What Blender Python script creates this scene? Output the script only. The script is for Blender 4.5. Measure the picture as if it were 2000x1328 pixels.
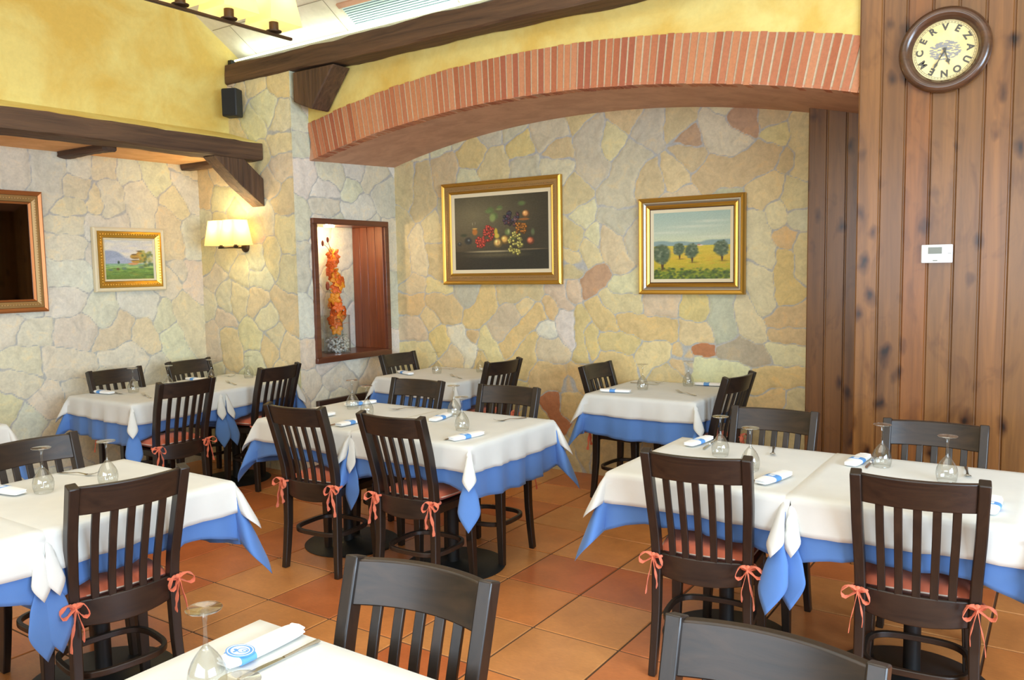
import bpy, math, random
import numpy as np
from mathutils import Matrix, Vector
random.seed(7)
for o in list(bpy.data.objects): bpy.data.objects.remove(o)
sc = bpy.context.scene
COL = sc.collection
PI = math.pi
# ---------------------------------------------------------------- camera
cam = bpy.data.cameras.new('camera'); camo = bpy.data.objects.new('camera', cam); COL.objects.link(camo)
cam.sensor_width = 36; cam.lens = 1603.68 / 2000 * 36; cam.clip_start = .05; cam.clip_end = 60
r_ = Vector((0.82823426, 0.56012183, -0.01707456)); d_ = Vector((0.03449827, -0.08137589, -0.99608626)); f_ = Vector((-0.55931912, 0.82440372, -0.08672153))
camo.matrix_world = Matrix(((r_.x, -d_.x, -f_.x, 0), (r_.y, -d_.y, -f_.y, 0), (r_.z, -d_.z, -f_.z, 1.545), (0, 0, 0, 1)))
sc.camera = camo
# ---------------------------------------------------------------- world, colour management, daylight and lamps
w = bpy.data.worlds.new('world'); sc.world = w; w.use_nodes = True
w.node_tree.nodes['Background'].inputs[0].default_value = (.62, .78, 1, 1); w.node_tree.nodes['Background'].inputs[1].default_value = 1.2
vs = sc.view_settings; vs.view_transform = 'Standard'; vs.look = 'None'; vs.gamma = 1; vs.exposure = -0.10; vs.use_curve_mapping = False
def area(name, loc, target, sx, sy, power, col):
    l = bpy.data.lights.new(name, 'AREA'); l.shape = 'RECTANGLE'; l.size = sx; l.size_y = sy; l.energy = power; l.color = col
    o = bpy.data.objects.new(name, l); COL.objects.link(o); o.location = loc
    o.rotation_euler = (Vector(target) - Vector(loc)).to_track_quat('-Z', 'Y').to_euler(); return o
def point(name, loc, power, col, r=.04):
    l = bpy.data.lights.new(name, 'POINT'); l.energy = power; l.color = col; l.shadow_soft_size = r
    o = bpy.data.objects.new(name, l); COL.objects.link(o); o.location = loc; return o
area('window_daylight_right', (2.9, .6, 1.7), (-3, 1.6, 1.2), 3.6, 1.6, 400, (.60, .79, 1))
area('window_daylight_rear', (-.8, -2.4, 1.8), (-1.5, 3, 1.3), 4.4, 1.7, 135, (.84, .92, 1))
area('ceiling_lamp_glow', (-1.6, 1.0, 3.9), (-1.6, 1.0, 0), 4.5, 2.6, 84, (1, .97, .88))
area('cove_tube_light', (-2.9, 4.27, 3.185), (-2.9, 4.05, 3.7), 5.0, .05, 9.5, (.86, 1, .80))
point('sconce_bulb', (-5.46, 4.05, 1.90), 5.5, (1, .88, .55)); point('sconce_bulb', (-5.283, 4.05, 1.90), 5.5, (1, .88, .55))
point('niche_bulb', (-4.97, 4.72, 1.86), 8, (1, .70, .38), .03)
for yy in (1.99, 2.21, 2.44): point('chandelier_bulb', (-2.862, yy, 2.72), 2.2, (1, .84, .52))

# ---------------------------------------------------------------- node helpers
def srgb(r, g, b):
    return tuple(((c / 255) / 12.92 if c / 255 <= .04045 else ((c / 255 + .055) / 1.055) ** 2.4) for c in (r, g, b))
def mat(name, col=(.8, .8, .8), rough=.5, metal=0, coat=0, emit=None, es=0, sheen=0, spec=None):
    m = bpy.data.materials.new(name); m.use_nodes = True; b = m.node_tree.nodes['Principled BSDF']
    b.inputs['Base Color'].default_value = (*col, 1); b.inputs['Roughness'].default_value = rough; b.inputs['Metallic'].default_value = metal
    b.inputs['Coat Weight'].default_value = coat; b.inputs['Coat Roughness'].default_value = .2
    if spec is not None: b.inputs['Specular IOR Level'].default_value = spec
    if sheen: b.inputs['Sheen Weight'].default_value = sheen
    if emit: b.inputs['Emission Color'].default_value = (*emit, 1); b.inputs['Emission Strength'].default_value = es
    return m
class NT:
    def __init__(s, m): s.t = m.node_tree; s.b = s.t.nodes.get('Principled BSDF')
    def n(s, typ, **kw):
        x = s.t.nodes.new(typ)
        for k, v in kw.items():
            if k.startswith('i_'):
                key = k[2:]; x.inputs[int(key) if key.isdigit() else key.replace('_', ' ')].default_value = v
            else: setattr(x, k, v)
        return x
    def l(s, a, b): s.t.links.new(a, b)
    def coords(s, scale=(1, 1, 1)):
        c = s.n('ShaderNodeTexCoord'); m = s.n('ShaderNodeMapping'); m.inputs['Scale'].default_value = scale
        s.l(c.outputs['Object'], m.inputs['Vector']); return m.outputs[0]
    def noise(s, vec, scale, detail=4, rough=.55, dist=0):
        x = s.n('ShaderNodeTexNoise'); x.inputs['Scale'].default_value = scale; x.inputs['Detail'].default_value = detail
        x.inputs['Roughness'].default_value = rough; x.inputs['Distortion'].default_value = dist; s.l(vec, x.inputs['Vector']); return x.outputs[0]
    def ramp(s, fac, stops):
        x = s.n('ShaderNodeValToRGB'); e = x.color_ramp.elements
        while len(e) < len(stops): e.new(.5)
        for el, (p, c) in zip(e, stops): el.position = p; el.color = (*c, 1) if len(c) == 3 else c
        s.l(fac, x.inputs[0]); return x.outputs[0]
    def mix(s, a, b, fac=1, mode='MULTIPLY'):
        x = s.n('ShaderNodeMix', data_type='RGBA', blend_type=mode)
        for v, i in ((fac, 0), (a, 6), (b, 7)):
            if hasattr(v, 'links'): s.l(v, x.inputs[i])
            else: x.inputs[i].default_value = v if i == 0 else (*v, 1)
        return x.outputs[2]
    def attr(s, name): x = s.n('ShaderNodeAttribute'); x.attribute_name = name; return x
    def bump(s, h, strength=.3, dist=.01):
        x = s.n('ShaderNodeBump'); x.inputs['Strength'].default_value = strength; x.inputs['Distance'].default_value = dist
        s.l(h, x.inputs['Height']); s.l(x.outputs[0], s.b.inputs['Normal'])
g = lambda v: (v, v, v)
# flagstone: colour of each stone in attribute, mortar from attribute 'edge'
def m_stone():
    m = mat('flagstone', rough=.72); N = NT(m); v = N.coords()
    col = N.attr('scol').outputs['Color']; e = N.attr('edge').outputs['Fac']
    n1 = N.noise(v, 9, 6, .6, 1.2); n2 = N.noise(v, 60, 5, .7)
    c = N.mix(col, N.ramp(n1, [(.3, g(.82)), (.55, g(1)), (.75, (1.12, 1.02, .86))]))
    c = N.mix(c, N.ramp(n2, [(.3, g(.88)), (.7, g(1.06))]))
    mort = N.ramp(n2, [(.3, srgb(168, 168, 162)), (.7, srgb(192, 192, 186))])
    f = N.ramp(e, [(.055, g(0)), (.13, g(1))])
    c = N.mix(mort, c, f, 'MIX'); N.l(c, N.b.inputs['Base Color']); N.bump(n2, .22, .005); return m
def m_plaster(name, a, b, sc_=2.2):
    m = mat(name, rough=.8); N = NT(m); v = N.coords()
    n1 = N.noise(v, sc_, 5, .6, .6); n2 = N.noise(v, 30, 5, .6)
    c = N.ramp(n1, [(.34, a), (.60, b)]); c = N.mix(c, N.ramp(n2, [(.3, g(.95)), (.7, g(1.03))])); N.l(c, N.b.inputs['Base Color']); N.bump(n2, .25, .006); return m
def m_wood(name, a, b, rough=.35, coat=.3, grain='Z', use_attr=False, knots=False, sc_=1.0, bump=.15):
    m = mat(name, rough=rough, coat=coat); N = NT(m)
    s = {'Z': (22, 22, 1.2), 'X': (1.2, 22, 22), 'Y': (22, 1.2, 22)}[grain]; v = N.coords(tuple(x * sc_ for x in s))
    n = N.noise(v, 1, 6, .6, .8); c = N.ramp(n, [(.3, a), (.7, b)])
    if use_attr: c = N.mix(c, N.attr('scol').outputs['Color'])
    if knots:
        vv = N.coords((7.6, 7.6, 4.4)); nn = N.n('ShaderNodeTexNoise'); nn.inputs['Scale'].default_value = 2.0; N.l(vv, nn.inputs['Vector'])
        add = N.n('ShaderNodeVectorMath', operation='MULTIPLY_ADD'); N.l(nn.outputs['Color'], add.inputs[0]); add.inputs[1].default_value = (.42, .42, .42); N.l(vv, add.inputs[2])
        vo = N.n('ShaderNodeTexVoronoi'); vo.inputs['Scale'].default_value = 1.0; vo.inputs['Randomness'].default_value = 1; N.l(add.outputs[0], vo.inputs['Vector'])
        k = N.ramp(vo.outputs['Distance'], [(.05, (.07, .05, .035)), (.11, (.36, .28, .22)), (.26, (1, 1, 1))])
        c = N.mix(c, k)
        sm = N.noise(N.coords((5, 5, 2.2)), 1.3, 3, .6, 1.5); c = N.mix(c, N.ramp(sm, [(.28, (.70, .63, .57)), (.46, (1, 1, 1))]))
    N.l(c, N.b.inputs['Base Color']); N.bump(n, bump, .004 if bump < .5 else .012); return m
def m_cloth(name, col, sc_=420, rough=.85):
    m = mat(name, col, rough, sheen=.15); N = NT(m); n = N.noise(N.coords(), sc_, 3); n2 = N.noise(N.coords(), 6, 3)
    c = N.mix(col, N.ramp(n2, [(.3, g(.95)), (.7, g(1.03))])); N.l(c, N.b.inputs['Base Color']); N.bump(n, .12, .002); return m
def m_attr(name, rough=.5, coat=0, noise=0, spec=None):
    m = mat(name, rough=rough, coat=coat, spec=spec); N = NT(m); c = N.attr('scol').outputs['Color']
    if noise: c = N.mix(c, N.ramp(N.noise(N.coords(), noise, 5, .6), [(.3, g(.9)), (.7, g(1.1))]))
    N.l(c, N.b.inputs['Base Color']); return m
def m_glass(nm='thin_glass', st=[(0, g(.06)), (.5, g(.16)), (.8, g(.45)), (1, g(.9))]):
    m = bpy.data.materials.new(nm); m.use_nodes = True; t = m.node_tree; t.nodes.clear(); N = NT(m)
    out = N.n('ShaderNodeOutputMaterial'); tr = N.n('ShaderNodeBsdfTransparent'); tr.inputs[0].default_value = (.95, .955, .945, 1)
    gl = N.n('ShaderNodeBsdfGlossy'); gl.inputs['Roughness'].default_value = .03; lw = N.n('ShaderNodeLayerWeight'); lw.inputs['Blend'].default_value = .35
    mx = N.n('ShaderNodeMixShader'); r = N.ramp(lw.outputs['Facing'], st)
    N.l(r, mx.inputs[0]); N.l(tr.outputs[0], mx.inputs[1]); N.l(gl.outputs[0], mx.inputs[2]); N.l(mx.outputs[0], out.inputs[0]); return m
def m_shade():
    m = mat('lit_lampshade', srgb(244, 228, 176), .85, emit=(1, .84, .42), es=.14); N = NT(m); t = N.n('ShaderNodeBsdfTranslucent'); t.inputs[0].default_value = (*srgb(246, 214, 130), 1)
    mx = N.n('ShaderNodeMixShader'); mx.inputs[0].default_value = .5; out = [x for x in N.t.nodes if x.type == 'OUTPUT_MATERIAL'][0]
    N.l(N.b.outputs[0], mx.inputs[1]); N.l(t.outputs[0], mx.inputs[2]); N.l(mx.outputs[0], out.inputs[0]); return m
M = {}
M['stone'] = m_stone()
M['yellow'] = m_plaster('yellow_plaster', srgb(220, 186, 92), srgb(230, 212, 130))
M['ceil'] = m_plaster('ceiling_render', srgb(214, 208, 184), srgb(232, 226, 206), 3)
M['soffit'] = m_plaster('terracotta_soffit', srgb(190, 146, 118), srgb(208, 162, 132), 5)
M['soffit2'] = m_plaster('orange_tile_soffit', srgb(214, 158, 100), srgb(230, 180, 124), 5)
M['brick'] = m_attr('arch_brick', .8, noise=70)
M['wall_wood'] = m_wood('knotty_pine', srgb(102, 67, 33), srgb(136, 92, 46), .36, .25, 'Z', True, True)
M['beam'] = m_wood('rough_beam', srgb(58, 40, 28), srgb(104, 76, 52), .7, 0, 'X', bump=.8); M['beamY'] = m_wood('rough_beam_y', srgb(58, 40, 28), srgb(104, 76, 52), .7, 0, 'Y', bump=.8)
M['beamZ'] = m_wood('rough_brace', srgb(58, 40, 28), srgb(104, 76, 52), .7, 0, 'Z', bump=.8)
M['chair'] = m_wood('dark_wenge', srgb(24, 19, 16), srgb(46, 34, 25), .38, .06, 'Z', sc_=1.4, bump=.1)
M['chairX'] = m_wood('dark_wenge_x', srgb(25, 20, 17), srgb(54, 39, 28), .38, .06, 'X', sc_=1.4, bump=.1)
M['niche'] = m_wood('niche_mahogany', srgb(98, 48, 26), srgb(134, 72, 40), .3, .3, 'Z'); M['nicheY'] = m_wood('niche_mahogany_y', srgb(84, 44, 28), srgb(112, 62, 38), .35, .3, 'Y')
M['rail'] = m_wood('rail_wood', srgb(50, 34, 27), srgb(72, 50, 38), .4, .2, 'Y')
M['floor'] = m_attr('terracotta_tile', .33, .15)
N_ = NT(M['floor']); 
_c = N_.mix(N_.attr('scol').outputs['Color'], N_.ramp(N_.noise(N_.coords(), 4.5, 5, .6, .4), [(.3, (.86, .80, .72)), (.7, (1.14, 1.1, 1.0))]))
_c = N_.mix(_c, N_.ramp(N_.noise(N_.coords((1, 2.5, 1)), 40, 4), [(.3, g(.93)), (.7, g(1.05))])); N_.l(_c, N_.b.inputs['Base Color'])
M['grout'] = mat('grout', srgb(92, 66, 46), .9)
M['white'] = m_cloth('white_linen', srgb(216, 216, 208)); M['blue'] = m_cloth('blue_linen', srgb(84, 126, 188))
M['napkin'] = m_cloth('napkin_cotton', srgb(244, 244, 242)); M['band'] = mat('blue_paper_band', srgb(96, 156, 222), .5)
M['coral'] = m_cloth('coral_cotton', srgb(226, 118, 84)); M['bandw'] = mat('band_print', srgb(232, 238, 244), .5)
M['piping'] = mat('cream_piping', srgb(236, 214, 196), .7)
M['glass'] = m_glass(); M['glassfoot'] = m_glass('glass_foot', [(0, g(.22)), (.6, g(.42)), (1, g(.95))]); M['steel'] = mat('cutlery_steel', srgb(200, 196, 186), .2, 1)
M['iron'] = mat('cast_iron', srgb(30, 31, 31), .5, .2); M['bronze'] = mat('dark_bronze', srgb(70, 52, 34), .45, .6)
M['gold'] = mat('gilded_moulding', srgb(206, 160, 68), .32, .75); M['goldo'] = mat('antique_gold_ornament', srgb(168, 134, 84), .45, .5)
M['silver'] = mat('silver_leaf', srgb(176, 172, 160), .35, .7); M['liner'] = mat('cream_liner', srgb(226, 214, 180), .6); M['copper'] = mat('copper_moulding', srgb(178, 112, 62), .35, .6)
M['canvas'] = m_attr('oil_paint', .45, .1); M['mirror'] = mat('mirror_silver', (.20, .19, .18), .03, 1)
M['black'] = mat('black_plastic', srgb(38, 40, 42), .55); M['cloth_grille'] = mat('speaker_grille', srgb(30, 32, 34), .9)
M['plastic'] = mat('white_plastic', srgb(232, 234, 232), .35); M['lcd'] = mat('lcd_grey', srgb(120, 124, 112), .3)
M['clockwood'] = m_wood('clock_frame_wood', srgb(62, 42, 30), srgb(98, 66, 44), .25, .5, 'X'); M['ink'] = mat('dark_ink', srgb(88, 86, 76), .6)
M['dial'] = m_plaster('clock_dial', srgb(228, 208, 142), srgb(240, 224, 168), 6)
M['shade'] = m_shade(); M['shadehot'] = mat('bulb_glow', (1, 1, 1), .8, emit=(1, .9, .66), es=6)
M['tube'] = mat('fluorescent_tube', (1, 1, 1), .5, emit=(.86, 1, .82), es=1.6)
M['petal'] = mat('orange_petal', srgb(236, 112, 38), .55); M['petal2'] = mat('yellow_orange_petal', srgb(246, 158, 40), .55)
M['stem'] = mat('green_stem', srgb(92, 96, 50), .6); M['leaf'] = mat('grey_green_leaf', srgb(96, 122, 104), .6)
M['pebble'] = m_attr('pebbles', .6); M['vent'] = mat('vent_blue_white', srgb(200, 222, 222), .4)
M['bark'] = mat('flower_bud', srgb(150, 70, 40), .6)

# ---------------------------------------------------------------- mesh helpers
class MB:
    def __init__(s): s.v = []; s.f = []; s.c = []; s.col = None
    def add(s, vs_, fs, col=None, mtx=None):
        o = len(s.v)
        if mtx is not None: vs_ = [tuple(mtx @ Vector(p)) for p in vs_]
        s.v += [tuple(p) for p in vs_]; s.f += [tuple(i + o for i in f) for f in fs]; s.c += [col] * len(fs); return s
    def box(s, a, b, col=None, mtx=None):
        x0, y0, z0 = a; x1, y1, z1 = b
        return s.add([(x0, y0, z0), (x1, y0, z0), (x1, y1, z0), (x0, y1, z0), (x0, y0, z1), (x1, y0, z1), (x1, y1, z1), (x0, y1, z1)],
              [(0, 3, 2, 1), (4, 5, 6, 7), (0, 1, 5, 4), (1, 2, 6, 5), (2, 3, 7, 6), (3, 0, 4, 7)], col, mtx)
    def prism(s, poly, d, col=None, mtx=None):  # poly: 3D points of one face, d: extrusion vector
        n = len(poly); d = Vector(d); P = [Vector(p) for p in poly]
        return s.add(P + [p + d for p in P], [tuple(range(n))[::-1], tuple(range(n, 2 * n))] + [(i, (i + 1) % n, (i + 1) % n + n, i + n) for i in range(n)], col, mtx)
    def lathe(s, prof, seg=24, col=None, mtx=None, cap=True):
        n = len(prof); vs_ = [(r * math.cos(2 * PI * k / seg), r * math.sin(2 * PI * k / seg), z) for k in range(seg) for r, z in prof]
        fs = [(k * n + i, ((k + 1) % seg) * n + i, ((k + 1) % seg) * n + i + 1, k * n + i + 1) for k in range(seg) for i in range(n - 1)]
        if cap:
            if prof[0][0] > 1e-5: fs.append(tuple(k * n for k in range(seg))[::-1])
            if prof[-1][0] > 1e-5: fs.append(tuple(k * n + n - 1 for k in range(seg)))
        return s.add(vs_, fs, col, mtx)
    def sweep(s, path, sec, up=(0, 0, 1), closed=False, col=None, scale=None):
        # sec: list of (a,b) in frame (side, up'); path points
        P = [Vector(p) for p in path]; n = len(P); m = len(sec); vs_ = []; up = Vector(up)
        for i in range(n):
            t = (P[(i + 1) % n] - P[i - 1]) if closed else (P[min(i + 1, n - 1)] - P[max(i - 1, 0)])
            t.normalize(); sd = t.cross(up)
            if sd.length < 1e-4: sd = t.cross(Vector((1, 0, 0)))
            sd.normalize(); u2 = sd.cross(t); k = scale[i] if scale else 1
            for a, b in sec: vs_.append(P[i] + sd * a * k + u2 * b * k)
        fs = [(i * m + j, ((i + 1) % n) * m + j, ((i + 1) % n) * m + (j + 1) % m, i * m + (j + 1) % m) for i in range(n if closed else n - 1) for j in range(m)]
        if not closed: fs += [tuple(range(m)), tuple(range((n - 1) * m, n * m))[::-1]]
        return s.add(vs_, fs, col)
    def tube(s, path, r, seg=8, closed=False, col=None, scale=None, up=(0, 0, 1)):
        return s.sweep(path, [(r * math.cos(2 * PI * k / seg), r * math.sin(2 * PI * k / seg)) for k in range(seg)], up, closed, col, scale)
    def sphere(s, c, r, seg=8, rings=5, col=None, sc_=(1, 1, 1)):
        prof = [(max(1e-6, math.sin(PI * i / rings)) * r, -math.cos(PI * i / rings) * r) for i in range(rings + 1)]
        return s.lathe(prof, seg, col, Matrix.Translation(c) @ Matrix.Diagonal((*sc_, 1)), False)
    def mesh(s, name, m, smooth=40):
        me = bpy.data.meshes.new(name); me.from_pydata(s.v, [], s.f); me.validate(); 
        me.materials.append(m)
        if any(c is not None for c in s.c) and len(me.polygons) == len(s.c):
            a = me.color_attributes.new('scol', 'FLOAT_COLOR', 'CORNER'); arr = []
            for p in me.polygons: arr += list((*(s.c[p.index] or (1, 1, 1)), 1)) * p.loop_total
            a.data.foreach_set('color', arr)
        import bmesh
        bm = bmesh.new(); bm.from_mesh(me); bmesh.ops.recalc_face_normals(bm, faces=bm.faces); bm.to_mesh(me); bm.free()
        if smooth:
            me.polygons.foreach_set('use_smooth', [True] * len(me.polygons)); me.set_sharp_from_angle(angle=math.radians(smooth))
        return me
    def obj(s, name, m, parent=None, smooth=40, bevel=0, sub=0, solid=0):
        o = bpy.data.objects.new(name, s.mesh(name, m, smooth)); COL.objects.link(o)
        if parent: o.parent = parent
        if sub: x = o.modifiers.new('sub', 'SUBSURF'); x.levels = x.render_levels = sub
        if solid: x = o.modifiers.new('sol', 'SOLIDIFY'); x.thickness = solid; x.offset = -1
        if bevel: x = o.modifiers.new('bev', 'BEVEL'); x.width = bevel; x.segments = 2; x.limit_method = 'ANGLE'; x.angle_limit = math.radians(40)
        return o
def tag(o, label=None, cat=None, group=None, kind=None):
    if label: o['label'] = label
    if cat: o['category'] = cat
    if group: o['group'] = group
    if kind: o['kind'] = kind
    return o
def empty(name, loc=(0, 0, 0), rz=0, label=None, cat=None, group=None):
    o = bpy.data.objects.new(name, None); COL.objects.link(o); o.location = loc; o.rotation_euler = (0, 0, rz); o.empty_display_size = .05
    return tag(o, label, cat, group)
def copy_tree(o, parent=None):
    c = o.copy(); COL.objects.link(c); c.parent = parent
    for ch in KIDS.get(o.name, [x for x in bpy.data.objects if x.parent == o]): copy_tree(ch, c)
    return c
KIDS = {}
def cache(o):
    ch = [x for x in bpy.data.objects if x.parent == o]; KIDS[o.name] = ch
    for c in ch: cache(c)
def place(proto, used, loc, rz, label, cat, group=None):
    if not used: cache(proto); o = proto; used.append(1)
    else: o = copy_tree(proto)
    o.location = loc; o.rotation_euler = (0, 0, rz); tag(o, label, cat, group); return o
S = lambda name, mb, m, **k: tag(mb.obj(name, m, **k), kind='structure')
S_BACK="-466 216 -463 231 T;-455 209 -453 230 T;-424 232 -424 232 T;-395 246 -395 248 Y;-373 235 -378 233 y;-349 246 -349 248 Y;-320 258 -331 254 P;-317 241 -317 241 O;-318 230 -318 230 C;-348 233 -348 232 G;-289 249 -287 225 G;-273 242 -273 244 y;-255 233 -273 202 G;-245 246 -245 250 G;-241 214 -246 215 T;-219 254 -221 250 T;-213 242 -213 240 B;-201 247 -182 231 C;-176 246 -179 247 B;-157 248 -159 249 T;-153 238 -155 236 y;-141 243 -142 213 y;-199 215 -159 224 T;-149 221 -149 219 T;-146 204 -142 192 y;-166 194 -159 205 y;-214 230 -214 230 T;-228 216 -228 216 y;-168 183 -163 156 c;-156 185 -158 189 c;-142 182 -141 185 C;-148 170 -150 172 O;-151 159 -150 137 Y;-140 153 -140 166 y;-166 150 -163 127 c;-156 118 -140 119 O;-156 110 -140 109 O;-176 125 -166 108 c;-210 124 -208 126 Y;-191 130 -190 107 g;-215 108 -205 108 y;-205 97 -204 97 R;-219 92 -221 87 O;-188 98 -166 96 D;-157 100 -138 95 c;-206 88 -179 80 c;-164 79 -141 83 Y;-143 64 -143 69 T;-306 156 -310 157 T;-292 139 -282 147 B;-306 133 -306 136 P;-269 141 -257 144 c;-278 131 -255 127 y;-242 127 -232 127 P;-287 126 -277 113 Y;-311 119 -310 100 W;-299 119 -300 91 Y;-294 106 -292 95 Y;-261 117 -230 108 Y;-278 100 -262 98 Y;-250 89 -236 95 y;-221 93 -219 89 O;-278 86 -260 86 Y;-228 76 -232 77 T;-311 73 -311 73 Y;-331 70 -302 76 Y;-311 50 -316 47 Y;-299 21 -302 28 T;-316 13 -311 16 T;-323 49 -319 39 R;-153 69 -160 60 Y;-213 55 -188 57 T;-272 50 -240 49 Y;-281 19 -264 21 T;-461 142 -458 144 P;-462 127 -458 127 O;-461 106 -457 106 P;-439 128 -420 117 O;-402 135 -402 135 g;-439 142 -435 142 y;-383 132 -401 109 Y;-436 97 -434 94 Y;-416 103 -401 84 W;-391 99 -378 83 y;-361 119 -375 104 P;-335 120 -368 93 Y;-368 137 -339 137 T;-348 126 -348 126 y;-326 126 -326 124 O;-322 138 -310 128 P;-332 107 -330 106 W;-345 99 -358 78 Y;-332 95 -316 91 P;-421 83 -418 83 P;-460 84 -451 82 y;-394 81 -392 82 Y;-446 114 -446 112 y;-402 101 -399 101 O;-473 197 -474 158 T;-458 179 -454 158 c;-439 186 -439 182 y;-438 170 -435 147 T;-303 206 -302 210 T;-296 192 -297 191 c;-305 181 -305 177 T;-291 168 -290 164 y;-306 158 -310 159 y;-280 176 -267 155 P;-274 191 -271 188 G;-285 175 -286 177 c;-389 185 -379 181 T;-346 183 -341 187 T;-213 168 -213 168 T;-476 52 -471 20 Y;-441 63 -430 63 Y;-387 58 -362 59 Y;-415 17 -363 22 T;-163 36 -140 45 T"
S_LEFT="280 226 277 224 P;304 233 298 210 G;321 218 327 217 O;317 203 311 202 Y;326 232 328 234 C;343 235 339 231 Y;343 218 344 199 c;363 234 366 233 c;370 220 372 197 c;378 238 385 225 y;348 194 335 191 C;397 213 401 210 Y;411 229 416 217 C;413 240 417 240 Y;391 197 399 173 O;316 194 309 192 y;313 177 304 176 C;296 158 317 154 W;415 190 416 173 C;414 160 414 144 P;400 158 400 157 G;390 145 393 151 C;309 141 302 136 W;337 131 340 121 C;357 134 376 127 W;383 125 384 118 P;403 130 414 104 O;270 122 267 120 C;283 115 293 115 C;304 114 322 111 P;335 104 352 120 Y;367 114 370 103 Y;391 104 394 91 c;336 91 359 92 c;275 96 282 96 y;295 97 321 88 P;274 81 271 83 P;330 79 343 74 C;295 66 290 64 P;264 68 263 65 Y;282 48 279 55 G;312 72 315 57 G;371 48 385 55 T;329 35 336 26 T;292 42 293 31 T;378 80 384 75 G;334 214 336 206 Y;281 134 282 134 W"
S_PILLAR="-518 297 -515 299 y;-543 269 -541 263 Y;-512 283 -501 278 c;-492 274 -491 262 c;-522 267 -532 272 y;-494 251 -491 257 y;-497 298 -483 294 Y;-495 232 -493 236 P;-506 223 -502 219 T;-497 205 -491 213 O;-568 213 -561 217 y;-588 217 -586 227 Y;-570 236 -560 231 y;-544 228 -536 216 y;-579 150 -575 152 c;-550 140 -554 131 y;-526 135 -526 128 y;-507 175 -506 161 y;-500 133 -488 118 O;-590 129 -589 123 c;-566 117 -571 119 P;-565 104 -560 86 O;-537 106 -534 101 y;-521 121 -512 120 c;-503 107 -507 104 y;-587 108 -587 93 P;-516 92 -512 96 Y;-534 85 -533 79 c;-493 93 -495 101 y;-519 152 -525 150 c;-568 140 -567 127 c;-498 192 -490 178 y;-510 191 -512 199 c;-527 168 -524 160 c;-586 174 -586 165 Y;-546 152 -546 160 y;-491 159 -492 151 y"
S_JAMB="435 224 431 232 W;464 229 456 232 c;455 206 447 206 G;492 208 483 202 W;516 222 525 210 G;502 230 511 232 P;429 197 428 190 c;427 167 428 151 G;428 128 429 112 W;428 97 428 89 O;528 189 527 167 P;525 141 526 114 G;428 73 430 65 c;454 70 471 70 P;494 69 503 70 T;477 78 483 78 W;459 53 464 44 T;493 52 503 51 Y;422 58 421 50 G;524 97 525 79 W;448 216 456 217 W;484 220 483 218 c"
# ---------------------------------------------------------------- room shell
XL, XY, XJ, Y1, Y2, YB = -5.95, -5.52, -4.80, 4.22, 4.38, 5.33
STC0 = {'T': (200, 170, 126), 'Y': (216, 178, 112), 'y': (220, 196, 140), 'P': (208, 178, 150), 'O': (210, 168, 120), 'C': (214, 202, 172), 'c': (222, 208, 166), 'G': (186, 176, 156), 'g': (180, 178, 164), 'W': (222, 218, 204), 'B': (178, 138, 104), 'R': (188, 110, 64), 'D': (160, 144, 124)}
STC = {k: tuple(int(c + (232 - c) * .42) if i < 2 else int(c + (196 - c) * .34) for i, c in enumerate(v)) for k, v in STC0.items()}
STC['B'] = (196, 160, 128); STC['R'] = (196, 130, 88)
def wob(u, v, ph):
    du = .007 * np.sin(v * 11 + ph) + .006 * np.sin(v * 27 + u * 9 + 1.3 * ph) + .0035 * np.sin(v * 70 + u * 31)
    dv = .007 * np.sin(u * 12 + 2 * ph) + .006 * np.sin(u * 29 + v * 8 + ph) + .0035 * np.sin(u * 66 - v * 37)
    return u + du, v + dv
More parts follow.
